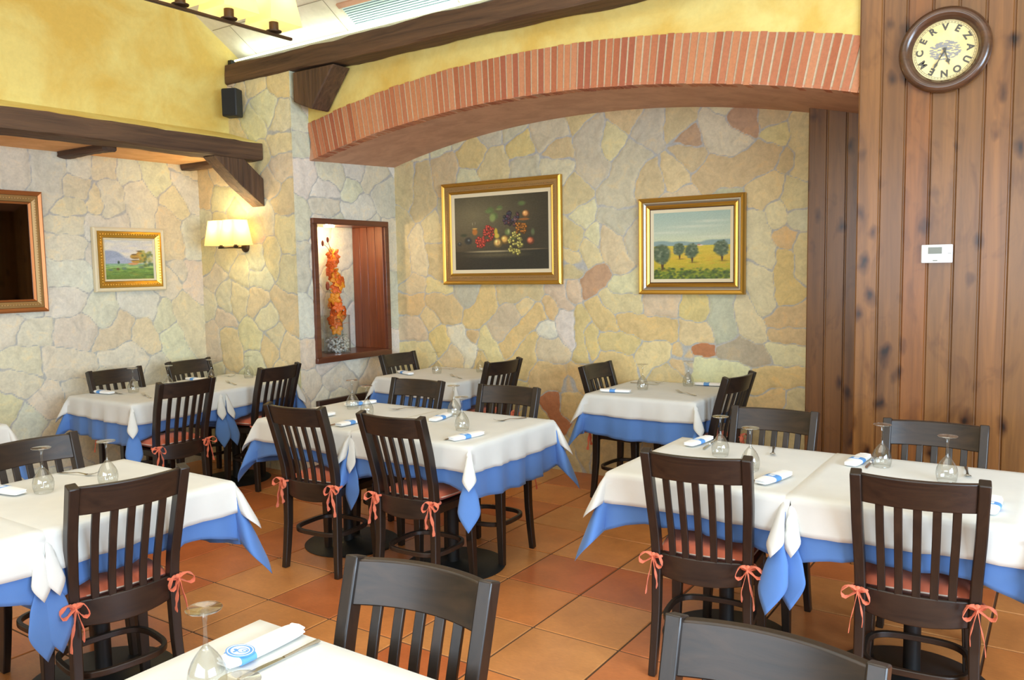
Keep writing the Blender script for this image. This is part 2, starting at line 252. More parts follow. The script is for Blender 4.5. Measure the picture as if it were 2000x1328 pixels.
def stone_wall(name, data, u0, u1, v0, v1, pt, nrm, ph, hole=None, top=None, fill='TYyPCcGO', step=.011, parent=None, gap=.2, lit_pale=0):
    segs = [];
    if data:
        for e in data.split(';'):
            a = e.split(); segs.append(([int(x) / 100 for x in a[:4]], a[4]))
    rnd = random.Random(int(ph * 100) + 3)
    def dseg(p, s):
        ax, ay, bx, by = s; dx, dy = bx - ax, by - ay; L = dx * dx + dy * dy; t = 0 if L < 1e-9 else max(0, min(1, ((p[0] - ax) * dx + (p[1] - ay) * dy) / L))
        return math.hypot(p[0] - ax - t * dx, p[1] - ay - t * dy)
    for _ in range(1400):
        p = (rnd.uniform(u0, u1), rnd.uniform(v0, v1))
        if all(dseg(p, s[0]) > gap for s in segs):
            an = rnd.uniform(0, PI); l = rnd.uniform(0, .06); segs.append(([p[0] - l * math.cos(an), p[1] - l * math.sin(an), p[0] + l * math.cos(an), p[1] + l * math.sin(an)], rnd.choice(fill)))
    nu = max(2, int((u1 - u0) / step) + 1); nv = max(2, int((v1 - v0) / step) + 1)
    U, V = np.meshgrid(np.linspace(u0, u1, nu), np.linspace(v0, v1, nv)); u, v = wob(U.ravel(), V.ravel(), ph)
    d1 = np.full(u.shape, 9.); d2 = d1.copy(); idx = np.zeros(u.shape, int)
    for k, (s, c) in enumerate(segs):
        ax, ay, bx, by = s; dx, dy = bx - ax, by - ay; L = dx * dx + dy * dy + 1e-9
        t = np.clip(((u - ax) * dx + (v - ay) * dy) / L, 0, 1); d = np.hypot(u - ax - t * dx, v - ay - t * dy)
        less = d < d1; d2 = np.where(less, d1, np.minimum(d2, d)); idx = np.where(less, k, idx); d1 = np.where(less, d, d1)
    e = d2 - d1
    cols = np.array([[*srgb(*[min(255, x * (1 + rnd.uniform(-.02, .02))) for x in [q + (w_ - q) * lit_pale for q, w_ in zip(STC[c], (230, 228, 216))]])] for s, c in segs])  # extra paleness of the brightly lit walls, painted into their stone colours
    C3 = cols[idx]; h = np.clip((e - .006) / .02, 0, 1); h = h * h * (3 - 2 * h) * .0045 + rnd_field(u, v) * .0015
    P = pt(U.ravel(), V.ravel()) + np.outer(h, nrm)
    keep = np.ones((nv - 1, nu - 1), bool); Uc = (U[:-1, :-1] + U[1:, 1:]) / 2; Vc = (V[:-1, :-1] + V[1:, 1:]) / 2
    if hole is not None: keep &= ~((Uc > hole[0]) & (Uc < hole[1]) & (Vc > hole[2]) & (Vc < hole[3]))
    if top is not None: keep &= Vc < top(Uc)
    I = (np.arange(nv - 1)[:, None] * nu + np.arange(nu - 1)[None, :])[keep]
    F = np.stack([I, I + 1, I + nu + 1, I + nu], 1)
    # orientation so that faces look along nrm
    a, b, c = P[F[0, 0]], P[F[0, 1]], P[F[0, 2]]
    if np.dot(np.cross(b - a, c - a), nrm) < 0: F = F[:, ::-1]
    me = bpy.data.meshes.new(name); me.vertices.add(len(P)); me.vertices.foreach_set('co', P.ravel())
    me.loops.add(F.size); me.loops.foreach_set('vertex_index', F.ravel()); me.polygons.add(len(F)); me.polygons.foreach_set('loop_start', np.arange(len(F)) * 4)
    me.update(calc_edges=True); me.materials.append(M['stone'])
    ca = me.color_attributes.new('scol', 'FLOAT_COLOR', 'POINT'); ca.data.foreach_set('color', np.c_[C3, np.ones(len(C3))].ravel())
    ea = me.attributes.new('edge', 'FLOAT', 'POINT'); ea.data.foreach_set('value', np.clip(e * 10, 0, 1))
    me.polygons.foreach_set('use_smooth', [True] * len(F)); me.update()
    o = bpy.data.objects.new(name, me); COL.objects.link(o); tag(o, kind='structure')
    if parent: o.parent = parent
    return o
def rnd_field(u, v): return np.sin(u * 41 + np.sin(v * 23) * 2) * np.sin(v * 37 + np.sin(u * 19) * 2)
ZC, RI, RO, XC = -5.715, 8.328, 8.596, -2.855
zin = lambda x: ZC + math.sqrt(RI * RI - (x - XC) ** 2)
zout = lambda x: ZC + math.sqrt(RO * RO - (x - XC) ** 2)
zbk = lambda x: -4.758 + math.sqrt(7.406 ** 2 - (x + 2.968) ** 2)
stone_wall('wall_back', S_BACK, -4.80, -1.20, 0, 2.70, lambda u, v: np.stack([u, np.full_like(u, YB), v], 1), np.array([0, -1., 0]), .4)
stone_wall('wall_left', S_LEFT, -1.2, 4.23, 0, 2.46, lambda u, v: np.stack([np.full_like(u, XL), u, v], 1), np.array([1., 0, 0]), 1.1, fill='CcyPWGT', step=.013, gap=.22, lit_pale=.5)
stone_wall('wall_pillar', S_PILLAR, -5.95, -4.794, 0, 3.06, lambda u, v: np.stack([u, np.full_like(u, Y1), v], 1), np.array([0, -1., 0]), 2.3, fill='yYcCTP', gap=.16, lit_pale=.2)
stone_wall('wall_jamb', S_JAMB, 4.212, 5.335, 0, 3.12, lambda u, v: np.stack([np.full_like(u, XJ), u, v], 1), np.array([1., 0, 0]), 3.1, hole=(4.41, 5.165, .875, 1.925), fill='WCGcPG', gap=.16, lit_pale=.55, top=lambda u: np.where(u < 4.39, 3.1, 2.43))
stone_wall('wall_niche', None, 4.405, 5.17, .87, 1.93, lambda u, v: np.stack([np.full_like(u, -5.15), u, v], 1), np.array([1., 0, 0]), 4.4, fill='WCGg', gap=.2, lit_pale=.6)
mb = MB(); mb.box((-5.95, Y1 + .006, 0), (-5.17, 5.5, 3.05)); mb.box((-5.17, Y1 + .006, 0), (XJ - .006, 4.398, 3.05)); mb.box((-5.17, 5.178, 0), (XJ - .006, 5.5, 2.42)); mb.box((-5.17, 4.3, 0), (XJ - .006, 5.3, .853)); mb.box((-5.17, 4.3, 1.942), (XJ - .006, 5.3, 2.40))
S('wall_core', mb, mat('pillar_mortar', srgb(190, 186, 176), .9), smooth=0)
# floor
mb = MB(); rnd = random.Random(11); T = .41; x0 = -3.5074 - 6 * T; y0 = 2.468 - 13 * T
S('floor', MB().box((-6.2, -3.1, -.1), (3.2, 5.6, -.004)), M['grout'], smooth=0)
PAL = [(194, 116, 66), (202, 128, 72), (190, 110, 62), (202, 136, 78), (200, 138, 82), (190, 106, 60), (206, 132, 72)]
for i in range(22):
    for j in range(21):
        ax, ay = x0 + i * T, y0 + j * T; a = .004; b = .0075
        if ax > 3: continue
        c = srgb(*PAL[rnd.randrange(7)]); z = 0
        vs_ = [(ax + a, ay + a, -.005), (ax + T - a, ay + a, -.005), (ax + T - a, ay + T - a, -.005), (ax + a, ay + T - a, -.005), (ax + b, ay + b, z), (ax + T - b, ay + b, z), (ax + T - b, ay + T - b, z), (ax + b, ay + T - b, z)]
        mb.add(vs_, [(4, 5, 6, 7), (0, 1, 5, 4), (1, 2, 6, 5), (2, 3, 7, 6), (3, 0, 4, 7)], c)
S('floor', mb, M['floor'], smooth=0)
# arch: soffit, brick ring, yellow wall above
mb = MB(); n = 60; xs = [-4.80 + (3.97) * k / n for k in range(n + 1)]
vs_ = []; fs = []
for x in xs: vs_ += [(x, Y2, zin(x)), (x, YB + .02, zbk(x) if x < -.9 else zbk(-.9)), (x, YB + .02, zbk(min(x, -.9)) + .15), (x, Y2 + .02, zin(x) + .15)]
for k in range(n):
    a = k * 4; b = a + 4
    for j in range(4): fs.append((a + j, b + j, b + (j + 1) % 4, a + (j + 1) % 4))
mb.add(vs_, fs); S('trim_1', mb, M['soffit'])
mb = MB(); rnd = random.Random(5); R0 = RI; th0 = math.asin((-4.81 - XC) / RO); nb = 92; dth = .0466 / ((RI + RO) / 2)
def arcp(r, t, y): return (XC + r * math.sin(t), y, ZC + r * math.cos(t))
k = 0; t = th0
while XC + RI * math.sin(t) < -.80:
    g_ = .0064 / RI; ta, tb = t + g_, t + dth - g_; yo = Y2 - .002 - rnd.uniform(0, .004); r0, r1 = RI - rnd.uniform(-.002, .004), RO + rnd.uniform(-.004, .004)
    cc = rnd.choice([(180, 112, 76), (170, 100, 66), (190, 126, 86), (180, 114, 80), (164, 94, 66), (192, 130, 92)])
    P = [arcp(r0, ta, yo), arcp(r0, tb, yo), arcp(r1, tb, yo), arcp(r1, ta, yo)]
    mb.prism(P, (0, .09, 0), srgb(*cc)); t += dth; k += 1
ncell = 80; ts = [th0 + (t - th0) * i / ncell for i in range(ncell + 1)]
for i in range(ncell): mb.prism([arcp(RI + .002, ts[i], Y2 + .002), arcp(RI + .002, ts[i + 1], Y2 + .002), arcp(RO - .002, ts[i + 1], Y2 + .002), arcp(RO - .002, ts[i], Y2 + .002)], (0, .08, 0), srgb(198, 182, 152))
S('trim_2', mb, M['brick'], bevel=0, smooth=0)
mb = MB()
for k in range(n):
    a, b = xs[k], xs[k + 1]; mb.add([(a, Y2 + .005, zout(a) - .03), (b, Y2 + .005, zout(b) - .03), (b, Y2 + .005, 3.35), (a, Y2 + .005, 3.35)], [(0, 1, 2, 3)])
mb.box((-4.80, Y2 + .02, 2.7), (-.8, Y2 + .14, 3.4)); S('wall_arch', mb, M['yellow'], smooth=0)
# upper left yellow wall, sloping ledge, tiled soffit
mb = MB(); mb.box((XY - .45, -3, 2.64), (XY, 4.6, 4.3)); S('wall_left_upper', mb, M['yellow'], smooth=0)
mb = MB(); mb.prism([(XL, -3, 2.45), (-5.14, -3, 2.45), (-5.14, -3, 2.530), (XY, -3, 2.642), (XL, -3, 2.642)], (0, 7.215, 0)); S('trim_3', mb, M['yellow'], smooth=0)
mb = MB(); mb.box((XL, -3, 2.42), (-5.2, 4.215, 2.449)); S('trim_4', mb, M['soffit2'], smooth=0)
# ceiling (sloping towards the arch wall, then flat)
mb = MB(); sl = lambda y: 3.24 + .65 * (4.34 - y)
mb.prism([(-5.7, 4.5, sl(4.5)), (-5.7, 3.0, sl(3.0)), (-5.7, -3, sl(3.0)), (-5.7, -3, sl(3.0) + .15), (-5.7, 3.0, sl(3) + .15), (-5.7, 4.5, sl(4.5) + .15)], (8.9, 0, 0))
S('ceiling', mb, M['ceil'], smooth=0)
mb = MB()   # joints between the ceiling boards
for k in range(1, 6):
    y = 4.34 - .245 * k; mb.box((-5.5, y - .003, sl(y) - .0015), (2.5, y + .003, sl(y) + .006))
for k in range(16):
    x = -5.3 + .5 * k; yy = 4.34 - .245 * (k % 2 + 1); mb.prism([(x, yy, sl(yy) - .0015), (x, yy + .245, sl(yy + .245) - .0015), (x, yy + .245, sl(yy + .245) + .004), (x, yy, sl(yy) + .004)], (.005, 0, 0))
S('trim_5', mb, mat('ceiling_joint', srgb(150, 142, 120), .9), smooth=0)
# fallback room walls out of view, with window openings
mb = MB(); mb.box((3.0, -3.1, 0), (3.12, 5.5, .85)); mb.box((3.0, -3.1, 2.55), (3.12, 5.5, 4.2)); mb.box((3.0, -3.1, .85), (3.12, -1.4, 2.55)); mb.box((3.0, 2.7, .85), (3.12, 5.5, 2.55)); S('wall_right', mb, M['yellow'], smooth=0)
mb = MB(); mb.box((-6.1, -3.1, 0), (3.1, -3, .85)); mb.box((-6.1, -3.1, 2.7), (3.1, -3, 4.2)); mb.box((-6.1, -3.1, .85), (-3.4, -3, 2.7)); mb.box((1.9, -3.1, .85), (3.1, -3, 2.7)); S('wall_front', mb, M['yellow'], smooth=0)
mb = MB(); mb.box((XL - .1, -3.1, 0), (XL, -1.2, 2.45)); S('wall_left_near', mb, M['yellow'], smooth=0)
# panelled wood wall
def planks(name, xa, xb, y, z1, pitch, mb=None, tones=None, seed=2, depth=.3, first=None):
    mb = MB(); rnd = random.Random(seed); x = xa; k = 0
    while x < xb - .001:
        b = min(x + (first if (first and k == 0) else pitch), xb); gr = .004; v = rnd.uniform(.88, 1.08); c = (v * rnd.uniform(.97, 1.05), v, v * rnd.uniform(.92, 1.03))
        if tones and k in tones: c = tones[k]
        prof = [(x, y + .008), (x + gr, y + .007), (x + gr + .003, y), (b - gr - .003, y), (b - gr, y + .007), (b, y + .008), (b, y + depth), (x, y + depth)]
        mb.prism([(px, py, 0) for px, py in prof], (0, 0, z1), c); x = b; k += 1
    return S(name, mb, M['wall_wood'], smooth=30)
planks('wall_wood', -.884, 3.0, 4.36, 3.33, .1085, tones={2: (1.12, .92, .72)}, first=.104)
planks('wall_wood_recess', -1.31, -.70, 5.10, 2.52, .1085, seed=9, depth=.2)
mb = MB(); mb.box((-.90, 4.70, 0), (-.87, 5.1, 2.5), (.9, .9, .9)); S('trim_6', mb, M['wall_wood'], smooth=0)
# ---------------------------------------------------------------- beams (rough hewn)
def hewn(mb, path_a, path_b, sec, n=40, jit=.006, seed=1):
    rnd = random.Random(seed); A, B = Vector(path_a), Vector(path_b); m = len(sec); P = []
    ph = [rnd.uniform(0, 6) for _ in range(m * 2)]
    for i in range(n + 1):
        t = i / n; c = A.lerp(B, t); L = t * (B - A).length
        for j, (p, q) in enumerate(sec):
            dj = jit * (math.sin(L * 3.1 + ph[j]) + .7 * math.sin(L * 9.7 + ph[j + m]) + rnd.uniform(-.5, .5)); P.append((c, p * (1 + dj / max(.03, abs(p)) if abs(p) > 1e-6 else 1), q * (1 + dj / max(.03, abs(q)) if abs(q) > 1e-6 else 1)))
    return P
def beam(name, A, B, sa, sb, m, label, cat, u, v, cut=.012, n=44, jit=.005, seed=1):
    # rectangular section with half sizes sa along u, sb along v, chamfered corners
    sec = [(-sa, -sb + cut), (-sa + cut, -sb), (0, -sb), (sa - cut, -sb), (sa, -sb + cut), (sa, 0), (sa, sb - cut), (sa - cut, sb), (0, sb), (-sa + cut, sb), (-sa, sb - cut), (-sa, 0)]
    P = hewn(None, A, B, sec, n, jit, seed); u, v = Vector(u), Vector(v); mm = len(sec)
    vs_ = [c + u * p + v * q for c, p, q in P]; fs = [(i * mm + j, (i + 1) * mm + j, (i + 1) * mm + (j + 1) % mm, i * mm + (j + 1) % mm) for i in range(n) for j in range(mm)] + [tuple(range(mm)), tuple(range(n * mm, (n + 1) * mm))]
    return tag(MB().add(vs_, fs).obj(name, m, smooth=35), label, cat)
beam('wooden_beam', (-5.51, 4.286, 3.082), (1.2, 4.286, 3.122), .092, .072, M['beam'], 'long rough dark brown beam above the brick arch under the sloping ceiling', 'beam', (0, 1, 0), (0, 0, 1), n=90, jit=.004, seed=3)
beam('wooden_beam', (-5.235, -2.9, 2.455), (-5.235, 4.205, 2.465), .115, .066, M['beamY'], 'long dark beam along the left wall below the yellow plaster', 'beam', (1, 0, 0), (0, 0, 1), n=90, jit=.004, seed=5)
for y, s, lab in ((3.13, 8, 'short dark cross beam end above the small village painting'), (4.10, 9, 'short dark cross beam end beside the stone pillar corner')):
    beam('cross_beam', (XL + .02, y, 2.405), (-5.36, y, 2.405), .05, .03, M['beam'], lab, 'beam', (0, 1, 0), (0, 0, 1), n=16, jit=.003, seed=s)
mb = MB(); a = .10
mb.prism([(-5.27, 4.212, 2.05), (-5.27, 4.212, 2.26), (-5.27, 4.04, 2.395), (-5.27, 3.78, 2.395), (-5.27, 4.0, 2.20)], (.145, 0, 0)); 
tag(mb.obj('diagonal_brace', M['beamZ'], bevel=.008), 'rough dark diagonal brace holding the left wall beam against the pillar', 'brace')
mb = MB(); mb.prism([(-4.75, 4.205, 3.00), (-4.33, 4.205, 3.00), (-4.50, 4.205, 2.80), (-4.565, 4.205, 2.715), (-4.70, 4.205, 2.765), (-4.755, 4.205, 2.79)], (0, .17, 0))
tag(mb.obj('wooden_corbel', M['beamZ'], bevel=.01), 'dark wooden corbel under the upper beam at the left end of the arch', 'corbel')
mb = MB(); mb.tube([(-5.44, 4.24, 3.192), (1.0, 4.24, 3.228)], .008, 8); mb2 = mb
tl = tag(mb.obj('fluorescent_tube', M['tube']), 'hidden fluorescent tube lying on top of the upper beam', 'light')
mb = MB(); mb.box((-5.50, 4.22, 3.155), (-5.46, 4.26, 3.20)); mb.obj('end_cap', M['iron'], tl)
# ceiling vent on the slope
vt = empty('air_vent', (0, 0, 0), 0, 'long slotted air conditioning grille set in the sloping ceiling', 'vent')
def slp(x, y, off): nx = Vector((0, -.65, -1)).normalized() * off; return (x, y + nx.y, sl(y) + nx.z)
mb = MB()
def slab(mb, xa, xb, ya, yb, o0, o1, col=None):
    P = [slp(x, y, o) for o in (o0, o1) for x, y in ((xa, ya), (xb, ya), (xb, yb), (xa, yb))]
    mb.add(P, [(0, 3, 2, 1), (4, 5, 6, 7), (0, 1, 5, 4), (1, 2, 6, 5), (2, 3, 7, 6), (3, 0, 4, 7)], col)
slab(mb, -4.19, -2.9, 4.17, 4.30, .002, .006); mb.obj('backing', mat('vent_dark', srgb(70, 100, 110), .6), vt)
mb = MB()
for k in range(9): y = 4.172 + k * .0152; slab(mb, -4.19, -2.9, y, y + .0085, .006, .012)
mb.obj('slats', M['vent'], vt)
mb = MB(); slab(mb, -4.21, -2.9, 4.14, 4.17, .0, .016); mb.obj('terracotta_rim', M['soffit'], vt)
# wall rail on the jamb
mb = MB(); mb.box((XJ + .01, 4.345, .42), (XJ + .045, 5.30, .55)); S('baseboard_1', mb, M['rail'], bevel=.004)
# ---------------------------------------------------------------- niche with orchid vase
mb = MB(); mb.box((-5.14, 4.40, .855), (-4.775, 5.175, .885)); mb.box((-5.14, 4.40, 1.915), (-4.80, 5.175, 1.94)); S('trim_7', mb, M['nicheY'], bevel=.003)
mb = MB()
for k in range(4): mb.box((-5.14 + k * .088, 5.145, .885), (-5.055 + k * .088, 5.175, 1.915))
mb.box((-5.14, 4.40, .885), (-4.80, 4.43, 1.915)); S('trim_8', mb, M['niche'], bevel=.003)
fr = MB(); w_ = .045
fr.box((XJ - .002, 4.365, .835), (XJ + .03, 5.205, .88)); fr.box((XJ - .002, 4.365, 1.91), (XJ + .03, 5.205, 1.955)); fr.box((XJ - .002, 4.365, .88), (XJ + .03, 4.41, 1.91)); fr.box((XJ - .002, 5.16, .88), (XJ + .03, 5.205, 1.91))
S('trim_9', fr, M['nicheY'], bevel=.004)
sp = MB(); sp.lathe([(.0, 0), (.04, 0), (.045, .006), (.045, .012)], 20, mtx=Matrix.Translation((-4.97, 4.72, 1.903))); 
tag(sp.obj('recessed_spotlight', M['shadehot']), 'small round spotlight in the roof of the wall niche', 'light')
vase = empty('flower_vase', (-4.965, 4.76, .886), 0, 'glass cylinder vase of orange orchids and white pebbles in the wall niche', 'vase')
R_ = .108
mb = MB(); mb.lathe([(.0, .0), (R_, 0), (R_, .30), (R_ - .003, .30), (R_ - .003, .006), (0, .006)], 40, cap=False); mb.obj('glass_cylinder', M['glass'], vase)
mb = MB(); mb.tube([(R_ * math.cos(2 * PI * k / 32), R_ * math.sin(2 * PI * k / 32), .30) for k in range(32)], .0025, 6, True); mb.obj('rim', M['glass'], vase)
mb = MB(); rnd = random.Random(4)
for k in range(230):
    a = rnd.uniform(0, 2 * PI); r = (R_ - .018) * math.sqrt(rnd.uniform(.45, 1)) if k < 170 else (R_ - .02) * math.sqrt(rnd.random()); z = rnd.uniform(.012, .105) if k < 170 else rnd.uniform(.09, .115)
    v_ = rnd.uniform(195, 250); mb.sphere((r * math.cos(a), r * math.sin(a), z), rnd.uniform(.008, .014), 7, 4, srgb(v_, v_, v_ * .97), (1, rnd.uniform(.6, 1), rnd.uniform(.5, .8)))
pb = mb.obj('pebbles', M['pebble'], vase); pb['kind'] = 'stuff'
stp = lambda z: (.012 * math.sin(z * 6), -.035 + .05 * math.sin(z * 2.1) - z * .02, z)
mb = MB(); mb.tube([stp(.08 + .74 * k / 20) for k in range(21)], .004, 6); mb.tube([stp(.80), (.02, -.07, .87), (.02, -.085, .90)], .002, 5); mb.tube([stp(.78), (.02, -.10, .86), (.02, -.13, .875)], .002, 5); mb.tube([stp(.40), (.02, -.06, .47), (.02, -.10, .53)], .002, 5)
mb.obj('stem', M['stem'], vase)
def blossom(mb, c, s, rnd, axis):
    q = Vector(axis).to_track_quat('Z', 'Y').to_matrix().to_4x4() @ Matrix.Rotation(rnd.uniform(0, 6), 4, 'Z')
    for k in range(5):
        a = 2 * PI * k / 5; P = []; nn = 5
        for i in range(nn + 1):
            t = i / nn; wd = s * .36 * math.sin(PI * (t * .85 + .1)); L = s * t; z = s * (.45 * t - .55 * t * t)
            P += [(L, -wd, z + .08 * s), (L, 0, z), (L, wd, z + .08 * s)]
        fs = [(i * 3 + j, i * 3 + j + 1, i * 3 + j + 4, i * 3 + j + 3) for i in range(nn) for j in range(2)]
        mb.add(P, fs, None, Matrix.Translation(c) @ q @ Matrix.Rotation(a, 4, 'Z'))
    mb.sphere(c, s * .16, 6, 4)
for k in range(38):
    z = .18 + .62 * (k / 37) ** .95; b = Vector(stp(z)); a = rnd.uniform(-2.2, .9); ax = Vector((math.cos(a), math.sin(a), rnd.uniform(-.2, .5))).normalized()
    wd = .075 if z < .45 else .055
    mb = MB(); blossom(mb, (b + ax * rnd.uniform(.01, wd))[:], rnd.uniform(.046, .062), rnd, ax); mb.obj('blossom', M['petal2'] if (k % 3 == 0) else M['petal'], vase, solid=.001)
for c, s in (((.02, -.085, .915), 1), ((.02, -.14, .885), 1), ((.02, -.105, .545), 1.5)):
    mb = MB(); mb.sphere(c, .011 * s, 7, 5, None, (1, 1, 2.2)); mb.obj('bud', M['bark'], vase)
for k in range(9):
    a = rnd.uniform(-2.4, 1.6); b = Vector((.05 * math.cos(a), .05 * math.sin(a), .12 + .018 * k)); d = Vector((math.cos(a), math.sin(a), .5)); P = []
    sd = Vector((-math.sin(a), math.cos(a), 0)); mb = MB()
    for i in range(6): t = i / 5; w2 = .016 * math.sin(PI * (t * .9 + .05)); c = b + d * .055 * t - Vector((0, 0, .02 * t * t)); P += [c - sd * w2, c, c + sd * w2]
    mb.add(P, [(i * 3 + j, i * 3 + j + 1, i * 3 + j + 4, i * 3 + j + 3) for i in range(5) for j in range(2)]); mb.obj('leaf', M['leaf'] if k % 3 else M['petal'], vase, solid=.001)
# ---------------------------------------------------------------- paintings
def canvas_mesh(img):  # img HxWx3 linear, row 0 = top
    H, W, _ = img.shape; U, V = np.meshgrid(np.linspace(0, 1, W), np.linspace(1, 0, H)); return U.ravel(), V.ravel(), img.reshape(-1, 3), H, W
def lin(c): c = np.asarray(c) / 255.; return np.where(c <= .04045, c / 12.92, ((c + .055) / 1.055) ** 2.4)
class Paint:
    def __init__(s, W, H, col, seed=1): s.W, s.H = W, H; s.x, s.y = np.meshgrid(np.linspace(0, 1, W), np.linspace(0, 1, H)); s.im = np.ones((H, W, 3)) * np.array(col, float); s.r = np.random.RandomState(seed)
    def blend(s, a, col): s.im = s.im * (1 - a[..., None]) + np.array(col, float) * a[..., None]
    def ell(s, cx, cy, rx, ry, col, soft=.25, al=1.0):
        d = np.sqrt(((s.x - cx) / rx) ** 2 + ((s.y - cy) / ry) ** 2); s.blend(np.clip((1 - d) / soft + .0, 0, 1) * al, col)
    def ball(s, cx, cy, r, col, asp=1.3):
        s.ell(cx, cy, r, r * asp, [c * .45 for c in col], .12); s.ell(cx - r * .12, cy - r * .15, r * .82, r * .82 * asp, col, .5); s.ell(cx - r * .3, cy - r * .4, r * .4, r * .4 * asp, [min(255, c * 1.25 + 20) for c in col], .9, .8)
    def band(s, y0, y1, c0, c1):
        t = np.clip((s.y - y0) / (y1 - y0), 0, 1)[..., None]; m = ((s.y >= y0) & (s.y <= y1))[..., None]; s.im = np.where(m, np.array(c0, float) * (1 - t) + np.array(c1, float) * t, s.im)
    def grain(s, amp):
        n = s.r.randn(s.H, s.W); n = (n + np.roll(n, 1, 0) + np.roll(n, 1, 1) + np.roll(n, 2, 1)) / 2; s.im = np.clip(s.im + (n * amp)[..., None], 0, 255)
def still_life():
    p = Paint(250, 200, (58, 54, 42), 3); t = np.clip(1 - np.hypot((p.x - .22) / .75, (p.y - .25) / .6), 0, 1); p.blend(t * .9, (122, 114, 84))
    m = (p.y > .745).astype(float); p.blend(m * 1.0, (44, 44, 36)); p.ell(.45, .80, .42, .05, (86, 80, 58), .8); p.ell(.4, .75, .33, .016, (150, 138, 104), .6); p.ell(.8, .735, .25, .01, (120, 106, 80), .7); p.ell(.45, .755, .4, .012, (172, 162, 128), .9, .6)
    for a in ((.40, .20, .05, .06), (.44, .28, .05, .07), (.50, .17, .04, .04), (.73, .13, .05, .04)): p.ell(*a, (92, 112, 66), .6)
    p.ell(.42, .30, .04, .07, (132, 150, 88), .5); p.ell(.37, .21, .04, .03, (104, 124, 74), .6); p.ell(.49, .19, .045, .018, (120, 132, 80), .6)
    for k in range(46): a = p.r.uniform(0, 6.28); r = p.r.uniform(0, 1) ** .5; p.ball(.62 + .085 * r * math.cos(a), .32 + .10 * r * math.sin(a), .018, (58 + 20 * (k % 3), 60, 62 + 8 * (k % 4)))
    p.ell(.66, .34, .03, .03, (150, 120, 110), .8, .7)
    for k in range(34): p.ball(.72 + p.r.uniform(-.055, .055), .46 + p.r.uniform(-.07, .06), .016, (176, 112, 44))
    p.ell(.75, .34, .07, .02, (150, 96, 50), .4); p.ball(.77, .27, .042, (226, 160, 96))
    for k in range(44): a = p.r.uniform(0, 6.28); r = p.r.uniform(0, 1) ** .5; p.ball(.29 + .065 * r * math.cos(a), .62 + .07 * r * math.sin(a), .017, (206, 74, 56))
    for k in range(40): a = p.r.uniform(0, 6.28); r = p.r.uniform(0, 1) ** .5; p.ball(.38 + .055 * r * math.cos(a), .50 + .11 * r * math.sin(a), .017, (200, 76, 60))
    p.ell(.225, .48, .036, .055, (176, 110, 46), .4); p.ell(.225, .435, .036, .012, (214, 170, 90), .5); p.ell(.20, .37, .004, .03, (200, 200, 180), .8, .7); p.ell(.23, .36, .004, .03, (180, 180, 160), .8, .6)
    p.ell(.15, .60, .05, .06, (40, 46, 48), .4); p.ell(.155, .59, .018, .02, (120, 136, 140), .9); p.ell(.05, .64, .03, .035, (46, 50, 50), .4); p.ell(.05, .63, .012, .014, (110, 120, 122), .9); p.ell(.10, .52, .05, .03, (52, 62, 44), .7)
    p.ell(.455, .49, .022, .06, (196, 170, 60), .4); p.ell(.465, .545, .033, .045, (206, 182, 70), .5)
    p.ball(.55, .60, .05, (226, 178, 96)); p.ball(.475, .64, .052, (230, 190, 110)); p.ell(.475, .635, .006, .05, (160, 90, 60), .7, .7)
    p.ell(.58, .50, .04, .055, (110, 128, 74), .6); p.ell(.59, .49, .015, .04, (170, 180, 120), .8); p.ell(.63, .58, .05, .03, (96, 112, 62), .6); p.ell(.84, .51, .025, .06, (92, 104, 72), .6)
    p.ball(.815, .625, .042, (208, 116, 80))
    for k in range(60): a = p.r.uniform(0, 6.28); r = p.r.uniform(0, 1) ** .5; p.ball(.66 + .075 * r * math.cos(a), .66 + .15 * r * math.sin(a), .016, (206, 196, 104))
    p.grain(2.5); return lin(p.im)
def olives():
    p = Paint(220, 190, (180, 196, 180), 5); p.band(0, .3, (160, 184, 172), (186, 200, 178)); p.band(.3, .46, (186, 200, 178), (206, 212, 176))
    for a in ((.55, .22, .5, .03), (.2, .30, .4, .03), (.75, .15, .3, .03), (.8, .38, .4, .03)): p.ell(*a, (214, 218, 196), .9, .6)
    for x in (.1, .35, .55, .78, .95): p.ell(x, .50, .22, .075 + .02 * math.sin(x * 9), (138, 162, 158), .25)
    p.band(.50, .70, (206, 188, 70), (208, 176, 62)); p.band(.70, 1.0, (204, 176, 56), (150, 160, 50))
    for k in range(120): p.ell(p.r.uniform(0, 1), p.r.uniform(.52, .85), .06, .015, [(222, 196, 80), (190, 166, 58), (168, 176, 66), (206, 150, 66)][k % 4], .9, .45)
    p.ell(.62, .50, .05, .012, (222, 206, 190), .5); p.ell(.60, .49, .03, .01, (176, 120, 100), .5)
    for k in range(420): p.ell(p.r.uniform(0, 1), p.r.uniform(.88, 1.0) - .05 * (p.r.rand() > .7), .03, .02, [(70, 92, 44), (96, 122, 44), (58, 76, 50), (130, 144, 50)][k % 4], .7, .7)
    for cx, cy, r in ((.11, .62, .135), (.34, .55, .085), (.505, .58, .098), (.885, .55, .105)):
        p.ell(cx + .01, cy + r * 1.05, r * .17, r * .9, (88, 66, 44), .4); p.ell(cx + r * .3, cy + r * 1.75, r * .9, r * .16, (110, 96, 40), .8, .6); p.ell(cx, cy, r, r * 1.2, (84, 102, 78), .3)
        for k in range(50): a = p.r.uniform(0, 6.28); q = p.r.rand() ** .5 * .95; p.ell(cx + r * q * math.cos(a), cy + 1.15 * r * q * math.sin(a), r * .22, r * .18, [(76, 92, 72), (108, 124, 96), (132, 144, 116), (66, 82, 62)][k % 4], .8, .7)
    p.grain(3); return lin(p.im)
